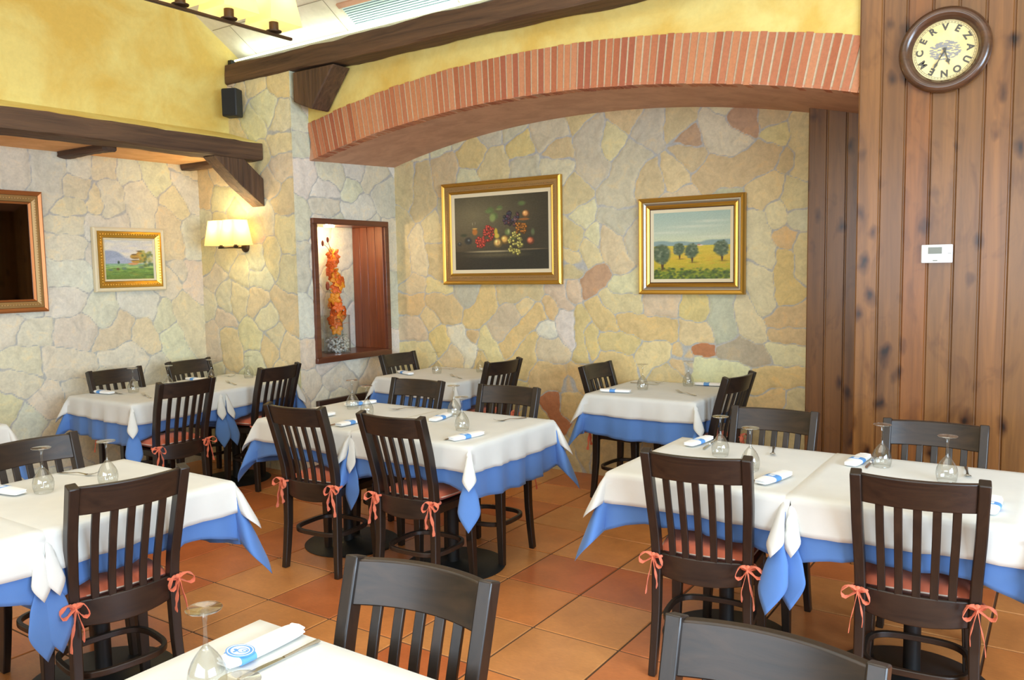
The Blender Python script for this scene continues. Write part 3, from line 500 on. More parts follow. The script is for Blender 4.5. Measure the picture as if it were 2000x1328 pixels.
def village():
    p = Paint(150, 120, (206, 208, 206), 8); p.band(0, .4, (198, 202, 204), (226, 222, 210))
    for k in range(26): p.ell(p.r.uniform(0, 1), p.r.uniform(0, .35), .16, .05, [(226, 222, 206), (196, 200, 210), (236, 230, 204)][k % 3], .9, .6)
    p.ell(.08, .48, .34, .24, (150, 164, 190), .2); p.ell(.3, .56, .3, .14, (164, 176, 200), .3); p.band(.60, .72, (130, 170, 150), (170, 200, 120)); p.band(.72, 1, (120, 160, 80), (104, 130, 60))
    for k in range(70): p.ell(p.r.uniform(0, 1), p.r.uniform(.62, 1), .09, .018, [(150, 190, 96), (88, 124, 66), (110, 156, 90), (70, 100, 60), (150, 150, 70)][k % 5], .8, .6)
    for a in ((.62, .42, .12, .08), (.72, .38, .09, .10), (.78, .44, .1, .14), (.66, .55, .14, .05)): p.ell(*a, (184, 146, 70), .25)
    for a in ((.60, .37, .07, .02), (.62, .46, .10, .014), (.60, .52, .12, .012), (.72, .28, .09, .02)): p.ell(*a, (110, 90, 70), .4)
    for k in range(60): p.ell(p.r.uniform(.72, 1), p.r.uniform(.28, .68), .05, .045, [(96, 120, 70), (150, 156, 84), (70, 100, 70), (186, 180, 96)][k % 4], .8, .6)
    p.ell(.57, .61, .13, .035, (206, 150, 106), .4); p.ell(.27, .57, .03, .05, (60, 84, 70), .5); p.ell(.25, .74, .045, .04, (110, 92, 60), .5)
    for a in ((.10, .76, .08, .04), (.38, .73, .07, .05), (.74, .70, .09, .05)): p.ell(*a, (100, 130, 110), .7)
    p.grain(5); return lin(p.im)
def frame(name, centre, nrm, right, w, h, layers, img, label, cat, beads=None, canvas_inset=None):
    """layers: (part name, material, [(inset, depth), ...]) closed profile swept around a mitred rectangle"""
    R3, Nn = Vector(right), Vector(nrm); Up = Vector((0, 0, 1)); o = empty(name, centre, 0, label, cat)
    def P(inset, depth):
        a, b = w / 2 - inset, h / 2 - inset; return [R3 * x + Up * z + Nn * depth for x, z in ((-a, -b), (a, -b), (a, b), (-a, b))]
    for nm, m, prof in layers:
        mb = MB(); k = len(prof); vs_ = []
        for i, d in prof: vs_ += P(i, d)
        fs = [(a * 4 + c, a * 4 + (c + 1) % 4, ((a + 1) % k) * 4 + (c + 1) % 4, ((a + 1) % k) * 4 + c) for a in range(k) for c in range(4)]
        mb.add(vs_, fs); mb.obj(nm, m, o, smooth=25)
    if beads:
        ins, dep, r, sp_, m = beads; mb = MB(); a, b = w / 2 - ins, h / 2 - ins
        nx, nz = int(2 * a / sp_), int(2 * b / sp_)
        pts = [(-a + 2 * a * i / nx, s * b) for i in range(nx + 1) for s in (-1, 1)] + [(s * a, -b + 2 * b * i / nz) for i in range(1, nz) for s in (-1, 1)]
        for x, z in pts: mb.sphere(R3 * x + Up * z + Nn * dep, r, 6, 4, None, (1, 1, 1))
        mb.obj('carved_beading', m, o)
    ci, cd = canvas_inset; a, b = w / 2 - ci, h / 2 - ci
    if img is not None:
        U, V, Cc, H, W = canvas_mesh(img); me = bpy.data.meshes.new('canvas'); 
        Pn = np.outer((U * 2 - 1) * a, R3) + np.outer((V * 2 - 1) * b, Up) + np.outer(np.full(U.shape, cd), Nn)
        I = (np.arange(H - 1)[:, None] * W + np.arange(W - 1)[None, :]).ravel(); F = np.stack([I, I + W, I + W + 1, I + 1], 1)
        me.from_pydata(Pn.tolist(), [], F.tolist()); me.materials.append(M['canvas']); ca = me.color_attributes.new('scol', 'FLOAT_COLOR', 'POINT'); ca.data.foreach_set('color', np.c_[Cc, np.ones(len(Cc))].ravel())
        c = bpy.data.objects.new('painted_canvas', me); COL.objects.link(c); c.parent = o
    else:
        mb = MB(); mb.prism([R3 * x + Up * z + Nn * cd for x, z in ((-a, -b), (a, -b), (a, b), (-a, b))], Nn * -.006); mb.obj('mirror_glass', M['mirror'], o)
    return o
BX = (1, 0, 0); LY = (0, 1, 0)
frame('framed_painting', (-3.697, 5.318, 1.828), (0, -1, 0), BX, 1.125, .812,
      [('outer_moulding', M['gold'], [(0, 0), (0, .03), (.012, .042), (.024, .036), (.03, .028), (.03, 0)]), ('carved_band', M['goldo'], [(.03, 0), (.03, .028), (.045, .03), (.068, .024), (.07, .02), (.07, 0)]),
       ('inner_moulding', M['gold'], [(.07, 0), (.07, .022), (.08, .026), (.09, .018), (.09, 0)]), ('liner', M['liner'], [(.09, 0), (.09, .016), (.118, .010), (.118, 0)])],
      still_life(), 'large gilt framed still life painting of fruit and grapes on a dark ledge', 'painting', (.055, .030, .0055, .016, M['goldo']), (.116, .009))
frame('framed_painting', (-2.126, 5.318, 1.680), (0, -1, 0), BX, .752, .660,
      [('outer_moulding', M['gold'], [(0, 0), (0, .034), (.010, .044), (.024, .038), (.03, .026), (.03, 0)]), ('silver_moulding', M['silver'], [(.03, 0), (.03, .026), (.038, .026), (.050, .016), (.05, 0)]),
       ('inner_moulding', M['gold'], [(.05, 0), (.05, .020), (.062, .026), (.075, .016), (.078, 0)]), ('liner', M['liner'], [(.082, 0), (.082, .014), (.104, .008), (.104, 0)]), ('shadow_gap', M['beam'], [(.077, 0), (.077, .012), (.083, .012), (.083, 0)])],
      olives(), 'gilt framed painting of olive trees in a yellow field', 'painting', None, (.102, .007))
frame('framed_painting', (-5.938, 3.572, 1.662), (1, 0, 0), LY, .570, .478,
      [('outer_moulding', M['liner'], [(0, 0), (0, .03), (.010, .038), (.028, .032), (.03, 0)]), ('carved_band', M['gold'], [(.03, 0), (.03, .034), (.045, .036), (.075, .022), (.078, 0)]), ('liner', M['liner'], [(.078, 0), (.078, .022), (.092, .014), (.094, 0)])],
      village(), 'small gilt framed painting of houses on a green hillside', 'painting', (.052, .035, .006, .02, M['gold']), (.092, .011))
frame('framed_mirror', (-5.938, 2.52, 1.715), (1, 0, 0), LY, .845, .825,
      [('outer_moulding', M['copper'], [(0, 0), (0, .03), (.012, .042), (.03, .034), (.032, 0)]), ('carved_band', M['goldo'], [(.032, 0), (.032, .032), (.05, .036), (.072, .026), (.075, 0)]), ('inner_moulding', M['copper'], [(.075, 0), (.075, .024), (.088, .014), (.09, 0)])],
      None, 'large copper and gold framed mirror cut by the left edge of the photo', 'mirror', (.052, .034, .006, .018, M['goldo']), (.088, .010))
# ---------------------------------------------------------------- clock, thermostat, speaker
ck = empty('wall_clock', (-.510, 4.36, 2.512), 0, 'round wooden wall clock with letters in place of numbers on the pine wall', 'clock')
RX = Matrix.Rotation(PI / 2, 4, 'X')   # lathe axis z -> -y
mb = MB(); mb.lathe([(.0, .0), (.176, .0), (.19, .012), (.193, .03), (.186, .046), (.172, .054), (.158, .052), (.146, .040), (.140, .030), (.136, .026), (.136, .014), (0, .014)], 56, mtx=RX, cap=False); mb.obj('frame', M['clockwood'], ck)
mb = MB(); mb.lathe([(.0, .0145), (.1355, .0145), (.1355, .017), (0, .017)], 48, mtx=RX, cap=False); dial = mb.obj('dial', M['dial'], ck)
mb = MB(); rnd = random.Random(3)
for k in range(110):
    a = rnd.uniform(0, 6.28); r = rnd.random() ** .5; x, z = .066 * r * math.cos(a), .042 * r * math.sin(a); mb.lathe([(0, 0), (rnd.uniform(.003, .007), 0)], 6, mtx=Matrix.Translation((x, -.01745 - k * 1e-5, z)) @ RX @ Matrix.Diagonal((1.6, .6, 1, 1)), cap=False)
mb.obj('printed_scene', mat('print_blue_grey', srgb(150, 150, 148), .7), dial)
mb = MB()
for r in (.129, .122): mb.lathe([(r, 0), (r + .0012, 0)], 64, mtx=Matrix.Translation((0, -.0176, 0)) @ RX, cap=False)
for k in range(60): a = k * PI / 30; mb.box((-.0006, -.0178, .1225), (.0006, -.0175, .129), None, Matrix.Rotation(a, 4, 'Y'))
mb.obj('minute_track', M['ink'], dial)
def glyph(ch, size, m, parent, mtx, name):
    cu = bpy.data.curves.new(name, 'FONT'); cu.body = ch; cu.size = size; cu.align_x = 'CENTER'; cu.align_y = 'CENTER'; cu.extrude = .0004; cu.offset = size * .04
    o = bpy.data.objects.new(name, cu); COL.objects.link(o); me = bpy.data.meshes.new_from_object(o); bpy.data.objects.remove(o)
    me.materials.clear(); me.materials.append(m); o = bpy.data.objects.new(name, me); COL.objects.link(o); o.parent = parent; o.matrix_local = mtx; return o
for k, ch in enumerate('VEZAUONEMCER'):
    a = -k * PI / 6
    glyph(ch, .041, M['ink'], dial, Matrix.Rotation(-a, 4, 'Y') @ Matrix.Translation((0, -.0178, .103)) @ RX, 'letter')
def hand(L, wd, ang, off, name):
    mb = MB(); P = [(-.003, off, -.012), (.003, off, -.012), (.002, off, L * .55), (wd, off, L * .68), (.0025, off, L * .82), (0, off, L), (-.0025, off, L * .82), (-wd, off, L * .68), (-.002, off, L * .55)]
    mb.prism(P, (0, -.0015, 0), None, Matrix.Rotation(ang, 4, 'Y')); mb.lathe([(0, 0), (.006, 0), (.006, .003), (0, .003)], 12, mtx=Matrix.Translation((0, off, 0)) @ RX); mb.obj(name, M['ink'], ck, smooth=0)
hand(.072, .010, math.radians(163), -.020, 'hour_hand'); hand(.105, .006, math.radians(209), -.023, 'minute_hand')
th = empty('thermostat', (-.520, 4.36, 1.580), 0, 'small white wall thermostat with grey screen on the pine wall', 'thermostat')
MB().box((-.066, -.024, -.043), (.066, 0, .043)).obj('case', M['plastic'], th, bevel=.004); MB().box((-.036, -.0255, .000), (.022, -.0238, .031)).obj('screen', M['lcd'], th, smooth=0); MB().box((.047, -.0255, .001), (.064, -.024, .003)).obj('button_line', M['lcd'], th, smooth=0)
MB().box((-.016, -.0246, -.034), (.004, -.0238, -.029)).obj('small_print', M['lcd'], th, smooth=0)
spk = empty('wall_speaker', (-5.325, 4.11, 2.835), math.radians(24), 'small black loudspeaker mounted high in the corner above the left beam', 'speaker')
MB().box((-.062, -.055, -.105), (.062, .05, .105)).obj('cabinet', M['black'], spk, bevel=.012); MB().box((-.054, -.062, -.095), (.054, -.054, .095)).obj('grille', M['cloth_grille'], spk, bevel=.006); MB().box((-.02, .048, -.03), (.02, .09, .03)).obj('bracket', M['black'], spk, bevel=.003)
mb = MB(); mb.tube([(-.02, .04, .10), (-.03, .06, .14), (-.08, .08, .15)], .002, 5); mb.obj('cable', M['black'], spk)
# ---------------------------------------------------------------- lamps
def shade(parent, x, y, z, wb, wt, h, name='lampshade'):
    mb = MB(); a, b = wb / 2, wt / 2; t = .003
    for s, zz in ((0, 0),):
        o = [(-a, -a, 0), (a, -a, 0), (a, a, 0), (-a, a, 0), (-b, -b, h), (b, -b, h), (b, b, h), (-b, b, h)]; i_ = [(-a + t, -a + t, 0), (a - t, -a + t, 0), (a - t, a - t, 0), (-a + t, a - t, 0), (-b + t, -b + t, h), (b - t, -b + t, h), (b - t, b - t, h), (-b + t, b - t, h)]
        fs = [(k, (k + 1) % 4, (k + 1) % 4 + 4, k + 4) for k in range(4)]; i_ = []
        mb.add(o + i_, fs, None, Matrix.Translation((x, y, z)))
    return mb.obj(name, M['shade'], parent, smooth=0)
sc_ = empty('wall_sconce', (-5.372, 4.22, 1.748), 0, 'two-shade wall lamp glowing on the stone pillar under the brace', 'lamp')
mb = MB(); mb.sphere((0, -.012, 0), .042, 16, 8, None, (1, .6, 1)); mb.obj('wall_mount', M['bronze'], sc_)
mb = MB(); mb.tube([(0, -.02, -.005), (0, -.17, -.005)], .006, 8); mb.tube([(-.12, -.17, -.005), (.11, -.17, -.005)], .006, 8); mb.obj('arm', M['bronze'], sc_)
for dx in (-.088, .089):
    mb = MB(); mb.lathe([(0, 0), (.020, 0), (.022, .006), (.012, .01), (.014, .035), (0, .035)], 16, mtx=Matrix.Translation((dx, -.17, 0))); mb.obj('lamp_holder', M['bronze'], sc_)
    mb = MB(); mb.sphere((dx, -.17, .09), .022, 10, 6, None, (1, 1, 1.5)); mb.obj('bulb', M['shadehot'], sc_); shade(sc_, dx, -.17, .012, .178, .128, .19)
ch = empty('chandelier', (-2.862, 2.0, 2.562), 0, 'iron bar chandelier with square lit shades hanging at the top left', 'lamp')
mb = MB(); mb.box((-.008, -1.05, -.006), (.008, .535, .006)); mb.obj('bar', M['bronze'], ch, bevel=.002)
mb = MB(); mb.tube([(0, -.3, 0), (0, -.3, 1.54)], .007, 8); mb.obj('hanging_rod', M['bronze'], ch)
for dy in (-.66, -.44, -.22, -.01, .212, .44):
    mb = MB(); mb.lathe([(0, 0), (.031, .004), (.033, .009), (.020, .012), (.020, .045), (0, .045)], 18, mtx=Matrix.Translation((0, dy, .006))); mb.obj('lamp_holder', M['bronze'], ch)
    mb = MB(); mb.sphere((0, dy, .11), .024, 10, 6, None, (1, 1, 1.6)); mb.obj('bulb', M['shadehot'], ch); shade(ch, 0, dy, .035, .17, .115, .17)
# ---------------------------------------------------------------- chair
def rect(a, b): return [(-a, -b), (a, -b), (a, b), (-a, b)]
def interp(K, z):
    for (z0, x0, y0), (z1, x1, y1) in zip(K, K[1:]):
        if z0 <= z <= z1: t = (z - z0) / (z1 - z0); return x0 + (x1 - x0) * t, y0 + (y1 - y0) * t
    return K[-1][1:]
POST = [(0, .180, -.212), (.10, .174, -.203), (.25, .168, -.192), (.45, .166, -.188), (.55, .169, -.198), (.70, .176, -.236), (.885, .179, -.293)]
def make_chair():
    o = empty('dining_chair')
    for s in (-1, 1):
        mb = MB(); n = 22; P = []; sc1 = []
        for i in range(n + 1):
            z = .885 * i / n; x, y = interp(POST, z); P.append((s * x, y, z)); sc1.append(.82 + .18 * min(1, z / .4))
        mb.sweep(P, rect(.017, .0215), (0, 1, 0), scale=sc1); mb.obj('leg', M['chair'], o, bevel=.004)
        mb = MB(); P = [(s * .172, .105, .0), (s * .166, .100, .2), (s * .160, .095, .425)]; mb.sweep(P, rect(.022, .022), (0, 1, 0), scale=[.68, .85, 1]); mb.obj('leg', M['chair'], o, bevel=.003)
    def curved(z0, z1, yo0, yo1, bow, t, name, m, over=0, lowbow=0):
        mb = MB(); n = 16; vs_ = []
        for i in range(n + 1):
            u = -1 + 2 * i / n; q = 1 - u * u
            for z, yo in ((z0 - lowbow * q, yo0), (z1, yo1)):
                x, y = interp(POST, min(z, .885)); x = (x - .012 + over) * u; vs_ += [(x, y - bow * q - t / 2, z), (x, y - bow * q + t / 2, z)]
        fs = []
        for i in range(n): a = i * 4; b = a + 4; fs += [(a, b, b + 1, a + 1), (a + 2, a + 3, b + 3, b + 2), (a, a + 2, b + 2, b), (a + 1, b + 1, b + 3, a + 3)]
        fs += [(0, 1, 3, 2), (n * 4, n * 4 + 2, n * 4 + 3, n * 4 + 1)]
        mb.add(vs_, fs); return mb.obj(name, m, o, bevel=.004)
    curved(.782, .880, 0, 0, .036, .025, 'top_rail', M['chairX'])
    curved(.392, .478, 0, 0, .027, .022, 'lower_rail', M['chairX'], lowbow=.014)
    for k in range(5):
        u = -.66 + .33 * k; mb = MB(); P = []
        for z in (.47, .52, .56, .62, .68, .74, .80): x, y = interp(POST, z); P.append(((x - .012) * u, y - .031 * (1 - u * u), z))
        mb.sweep(P, rect(.0125, .006), (0, 1, 0)); mb.obj('slat', M['chair'], o, bevel=.002)
    mb = MB(); pl = [(-.168, -.19), (.168, -.19), (.182, .06), (.174, .11), (.13, .128), (0, .134), (-.13, .128), (-.174, .11), (-.182, .06)]
    mb.prism([(x, y, .405) for x, y in pl], (0, 0, .043)); mb.obj('seat', M['chair'], o, bevel=.006)
    mb = MB(); n = 40; P = []
    for k in range(n):
        a = 2 * PI * k / n; c, s = math.cos(a), math.sin(a); e = .62; P.append((.160 * math.copysign(abs(c) ** e, c), -.046 + .148 * math.copysign(abs(s) ** e, s), .205))
    mb.sweep(P, rect(.009, .011), (0, 0, 1), True); mb.obj('stretcher', M['chairX'], o, bevel=.003)
    mb = MB(); nu, nv = 16, 14; vs_ = []
    for side in (1, -1):
        for j in range(nv + 1):
            for i in range(nu + 1):
                u = -1 + 2 * i / nu; v = -1 + 2 * j / nv; r = max(abs(u), abs(v)); d = (1 - abs(u) ** 5) * (1 - abs(v) ** 5); x = u * (.168 + .012 * (v + 1) / 2) * (1 - .05 * v * v); y = -.028 + v * .150 * (1 - .04 * u * u)
                vs_.append((x, y, .478 + side * (.028 * d ** .45 if d > 0 else 0)))
    m1 = (nu + 1) * (nv + 1); fs = [(j * (nu + 1) + i, j * (nu + 1) + i + 1, (j + 1) * (nu + 1) + i + 1, (j + 1) * (nu + 1) + i) for j in range(nv) for i in range(nu)]
    mb.add(vs_, fs + [tuple(q + m1 for q in f[::-1]) for f in fs]); cu = mb.obj('seat_cushion', M['coral'], o, smooth=60)
    mb = MB(); P = []
    for k in range(48):
        a = 2 * PI * k / 48; c, s = math.cos(a), math.sin(a); e = .35; u = math.copysign(abs(c) ** e, c); v = math.copysign(abs(s) ** e, s); P.append((u * (.169 + .012 * (v + 1) / 2) * (1 - .05 * v * v), -.028 + v * .151 * (1 - .04 * u * u), .478))
    mb.tube(P, .0028, 6, True); mb.obj('piping', M['piping'], cu)
    rnd = random.Random(31)
    for s in (-1, 1):
        mb = MB(); kx, ky, kz = s * .172, -.222, .472
        ring = [(s * .168 + .026 * math.cos(a), -.190 + .030 * math.sin(a), .466) for a in [2 * PI * k / 14 for k in range(14)]]; mb.tube(ring, .0055, 6, True)
        mb.sphere((kx, ky, kz), .011, 8, 5, None, (1, .8, 1))
        def rib(P, wd=.0105):
            Q = []; P = [Vector(p) for p in P]
            for a, b, c, d in zip([P[0]] + P[:-1], P, P[1:], P[2:] + [P[-1]]):
                for t in (0, .33, .66): Q.append(.5 * ((2 * b) + (-a + c) * t + (2 * a - 5 * b + 4 * c - d) * t * t + (-a + 3 * b - 3 * c + d) * t ** 3))
            Q.append(P[-1]); mb.sweep(Q, [(-.0012, -wd), (.0012, -wd), (.0012, wd), (-.0012, wd)], (0, 1, .3), scale=[.7 + .3 * math.sin(i * 1.7) for i in range(len(Q))])
        o1 = s * rnd.uniform(.8, 1.2)
        rib([(kx, ky, kz), (kx + .035 * o1, ky - .012, kz + .012), (kx + .062 * o1, ky - .016, kz - .008), (kx + .045 * o1, ky - .018, kz - .026), (kx, ky - .004, kz - .004)])
        rib([(kx, ky, kz), (kx - .030 * o1, ky - .014, kz + .006), (kx - .048 * o1, ky - .018, kz - .03), (kx - .026 * o1, ky - .016, kz - .035), (kx, ky - .004, kz - .004)])
        rib([(kx, ky - .004, kz), (kx + .010 * o1, ky - .016, kz - .05), (kx + .024 * o1, ky - .014, kz - .10), (kx + .030 * o1, ky - .018, kz - .145)])
        rib([(kx, ky - .004, kz), (kx - .012 * o1, ky - .016, kz - .045), (kx - .022 * o1, ky - .02, kz - .085), (kx - .020 * o1, ky - .012, kz - .118)])
        mb.obj('tie', M['coral'], cu, smooth=60)
    return o
chair = make_chair(); used = []
CH = [('T7L', -1.109, 2.999, 8.0, 'dark slat-back chair at the right foreground tables, left of the two nearest', 'chairs at the right foreground tables'),
 ('T7R', -0.394, 3.044, 6.0, 'dark slat-back chair at the right foreground tables, right of the two nearest', 'chairs at the right foreground tables'),
 ('T7bL', -1.093, 3.455, 180.3, 'dark chair on the far side of the right tables, left one, before the wood corner', 'chairs at the right foreground tables'),
 ('T7bR', -0.433, 3.452, 180.8, 'dark chair on the far side of the right foreground table directly against the pine wall', 'chairs at the right foreground tables'),
 ('T4L', -3.199, 3.026, 4.5, 'dark chair with coral ties at the left front of the central tables', 'chairs at the central tables'),
 ('T4R', -2.576, 3.063, 1.8, 'dark chair with coral ties at the right front of the central tables', 'chairs at the central tables'),
 ('T4bL', -3.244, 3.479, 181.5, 'dark chair behind the central tables, left of two, before the still life table', 'chairs at the central tables'),
 ('T4bR', -2.578, 3.503, 184.1, 'dark chair behind the central tables, the right one, nearest the orange streaked stone', 'chairs at the central tables'),
 ('T2f', -2.839, 1.540, 81.2, 'large dark chair with coral ties in the left foreground, back towards the room', 'chairs at the left foreground tables'),
 ('T2b', -3.199, 1.618, -90.0, 'dark chair on the far side of the left foreground table, seen behind two glasses', 'chairs at the left foreground tables'),
 ('T2c', -2.87, .72, 90.0, 'dark chair mostly outside the left edge at the left foreground table', 'chairs at the left foreground tables'),
 ('T1c', -1.149, 1.063, 185.5, 'dark chair in the near foreground tucked at the bottom centre table', 'chairs at the bottom edge tables'),
 ('T1c2', -0.422, 1.127, 179.0, 'dark chair top cut off by the bottom edge at lower right', 'chairs at the bottom edge tables'),
 ('T6L', -2.383, 4.944, -92.2, 'dark chair at the left end of the table under the olive tree painting', 'chairs at the table under the olive painting'),
 ('T6R', -1.915, 4.872, 83.5, 'dark chair at the right end of the table under the olive tree painting', 'chairs at the table under the olive painting'),
 ('T5L', -4.152, 4.899, -91.5, 'dark chair at the left end of the still life table beside the niche', 'chairs at the still life table'),
 ('T5R', -3.670, 4.902, 84.7, 'dark chair at the right end of the table under the still life painting', 'chairs at the still life table'),
 ('T3f1', -4.855, 3.096, 87.5, 'dark chair with coral ties at the front left of the table along the left wall', 'chairs at the left wall tables'),
 ('T3f2', -4.933, 3.865, 94.8, 'dark chair at the front right of the left wall table, near the jamb corner', 'chairs at the left wall tables'),
 ('T3b1', -5.292, 3.189, -92.4, 'dark chair against the left stone wall below the small village painting', 'chairs at the left wall tables'),
 ('T3b2', -5.328, 3.834, -86.7, 'dark chair against the left stone wall in the corner below the wall lamp', 'chairs at the left wall tables')]
for nm, x, y, a, lab, grp in CH: place(chair, used, (x, y, 0), math.radians(a), lab, 'chair', grp)
# ---------------------------------------------------------------- tables and cloths
def make_table(cx, cy, hx, hy, col, label, group):
    o = empty('dining_table', (cx, cy, 0), 0, label, 'table', group)
    MB().box((-hx + .004, -hy + .004, .702), (hx - .004, hy - .004, .729)).obj('tabletop', M['chair'], o, bevel=.004)
    dx, dy = col; mb = MB(); mb.lathe([(.03, .012), (.03, .68), (.09, .688), (.09, .702), (0, .702)], 20, mtx=Matrix.Translation((dx, dy, 0))); mb.obj('column', M['iron'], o)
    mb = MB(); mb.lathe([(0, 0), (.262, 0), (.265, .004), (.25, .010), (.06, .016), (.04, .03), (0, .03)], 48, mtx=Matrix.Translation((dx * .6, dy * .6, 0))); mb.obj('base_disc', M['iron'], o); return o
def make_cloth(name, cx, cy, hx, hy, ztop, drop, m, label, group, wings, seed, amp=.012, flare=.10, squash=None, th=.0015, sd=(1, 1, 1, 1), cd=1.0, fd=.20, fr=.09):
    """wings: for corners (-,-),(+,-),(+,+),(-,+): (direction angle deg, spread) ; squash: sides (W,E,S,N) pressed against a neighbour"""
    rnd = random.Random(seed); R = .012; step = .022
    def axis(h): 
        n = int((2 * h) / .035); m_ = max(5, int(drop / .016)); inn = [-h + 2 * h * i / n for i in range(n + 1)]; d = [drop * (i / m_) ** 1.0 for i in range(1, m_ + 1)]
        return [-h - q for q in d[::-1]] + inn + [h + q for q in d]
    A, B = axis(hx), axis(hy); ph = [rnd.uniform(0, 6.28) for _ in range(12)]; lam = [rnd.uniform(.16, .30) for _ in range(4)]
    sq = squash or (0, 0, 0, 0)
    def down(r):  # rounding over the table edge
        q = PI / 2 * R
        return (R * math.sin(r / R), R * (1 - math.cos(r / R))) if r < q else (R, R + (r - q))
    def side(along, L, r, k):
        # outward offset and drop of a hanging side; along in [-L, L]
        o0, dz = down(r); t = r / .20; e = max(0, 1 - (abs(along) / L) ** 4); fl = flare * (1 - .8 * sq[k]); a = amp * (1 - sq[k])
        out = o0 + max(0, dz) * fl + a * min(t, 1.3) * e * (math.sin(along * 2 * PI / lam[k] + ph[k]) + .6 * math.sin(along * 2 * PI / (lam[k] * .43) + ph[k + 4]))
        dz2 = dz * math.sqrt(max(.2, 1 - fl * fl)) + .010 * t * math.sin(along * 5 + ph[k + 8])
        return out, dz2 * (1 + (sd[k] - 1) * e)
    vs_ = []
    for b in B:
        for a in A:
            ea = abs(a) - hx; eb = abs(b) - hy; sa = 1 if a > 0 else -1; sb = 1 if b > 0 else -1
            if ea <= 0 and eb <= 0: vs_.append((a, b, .0006 * math.sin(a * 9 + ph[0]) * math.sin(b * 8)))
            elif ea > 0 and eb <= 0:
                out, dz = side(b, hy, ea, 1 if sa > 0 else 0); vs_.append((sa * (hx + out), b + .10 * dz * (b / hy) ** 5, -dz))
            elif eb > 0 and ea <= 0:
                out, dz = side(a, hx, eb, 3 if sb > 0 else 2); vs_.append((a + .10 * dz * (a / hx) ** 5, sb * (hy + out), -dz))
            else:
                ci = {(-1, -1): 0, (1, -1): 1, (1, 1): 2, (-1, 1): 3}[(sa, sb)]; ang, sp = wings[ci]; sp = sp * .8; d = Vector((math.cos(math.radians(ang)), math.sin(math.radians(ang)), 0)); r = math.hypot(ea, eb); phi = math.atan2(eb, ea)
                o0, dz = down(r); ka = 1 if sa > 0 else 0; kb = 3 if sb > 0 else 2
                xa, za = side(hy * sb, hy, r, ka); xb, zb = side(hx * sa, hx, r, kb)
                E0 = Vector((sa * (hx + xa), sb * (hy + .10 * za), -za)); E1 = Vector((sa * (hx + .10 * zb), sb * (hy + xb), -zb))
                t = phi / (PI / 2); base = E0.lerp(E1, t); k = math.sin(PI * t); k2 = sp * k * r * min(1, r / .05)
                fold = -sa * sb * (.03 + (fd - .03) * max(0, min(1, (r - fr) / .12))) * math.sin(2 * PI * t) * r
                p = base + d * k2 + Vector((-d.y, d.x, 0)) * fold; lift = 1 - math.sqrt(max(0, 1 - min(.95, (sp * k) ** 2)))
                p.z = base.z * (1 - lift * .8) * (1 + (cd - 1) * k) ; vs_.append(tuple(p))
    nA = len(A); fs = [(j * nA + i, j * nA + i + 1, (j + 1) * nA + i + 1, (j + 1) * nA + i) for j in range(len(B) - 1) for i in range(nA - 1)]
    o = MB().add(vs_, fs).obj(name, m, smooth=70, solid=th); o.location = (cx, cy, ztop); tag(o, label, 'tablecloth', group); return o
DG = (225, 315, 45, 135)
def table_set(cx, cy, hx, hy, col,  where, group, wb=None, ww=None, sq=(0, 0, 0, 0), seed=1, zoff=0, bd=.25, wd=.135, amp=.012, ch=(1, 1, 1, 1)):
    K = 1.0254; cx, cy, hx, hy = cx * K, min(cy * K, 4.955), hx * K, hy * K
    make_table(cx, cy, hx, hy, col, 'square table with iron foot, ' + where, group)
    wb = [(a, min(s_, .40)) for a, s_ in (wb or [(a, .38) for a in DG])]; ww = [(a, s_ + .10) for a, s_ in wb]
    make_cloth('tablecloth', cx, cy, hx + .004, hy + .004, .7325 + zoff, bd, M['blue'], 'blue undercloth on the ' + where, 'blue undercloths', wb, seed, amp, .03, sq, sd=tuple(.78 if c else 1.06 for c in ch), cd=1.12)
    make_cloth('tablecloth', cx, cy, hx + .013, hy + .013, .7370 + zoff, wd, M['white'], 'white top cloth on the ' + where, 'white top cloths', ww, seed, amp, .06, sq, .002, cd=1.12, fd=.21, fr=-.12)
G = 'dining tables'
table_set(-1.105, 3.16, .335, .355, (0, -.015), 'left one of the right foreground tables', G, ch=(0,0,1,1), sq=(0, 1, 0, 0), seed=1, wb=[(215, .5), (270, .15), (90, .1), (135, .4)], ww=[(205, .5), (270, .08), (90, .05), (135, .4)])
table_set(-.425, 3.16, .335, .355, (0, .01), 'right one of the right foreground tables', G, ch=(0,0,1,1), sq=(1, 0, 0, 0), seed=2, zoff=.002, wb=[(262, .42), (320, .35), (45, .4), (90, .1)], ww=[(245, .42), (318, .35), (45, .4), (90, .05)])
table_set(-3.268, 3.225, .345, .340, (0, -.057), 'left one of the central tables', G, ch=(0,0,1,1), sq=(0, 1, 0, 0), seed=3, wb=[(200, .42), (270, .1), (90, .1), (135, .4)], ww=[(200, .42), (270, .05), (90, .05), (135, .4)])
table_set(-2.555, 3.235, .352, .350, (0, -.034), 'right one of the central tables', G, ch=(0,0,1,1), sq=(1, 0, 0, 0), seed=4, zoff=.002, wb=[(232, .42), (300, .40), (20, .42), (90, .1)], ww=[(222, .45), (300, .38), (25, .45), (90, .05)])
table_set(-2.98, 1.58, .352, .345, (.037, 0), 'far one of the left foreground tables', G, ch=(1,1,0,0), sq=(0, 0, 1, 0), seed=5, wb=[(180, .1), (0, .1), (35, .50), (135, .4)], ww=[(180, .05), (0, .08), (40, .48), (135, .4)])
table_set(-2.98, .875, .352, .350, (.037, 0), 'near one of the left foreground tables', G, ch=(1,1,0,0), sq=(0, 0, 0, 1), seed=6, zoff=.002, wb=[(225, .4), (315, .4), (0, .1), (180, .1)], ww=[(225, .4), (315, .4), (0, .05), (180, .05)])
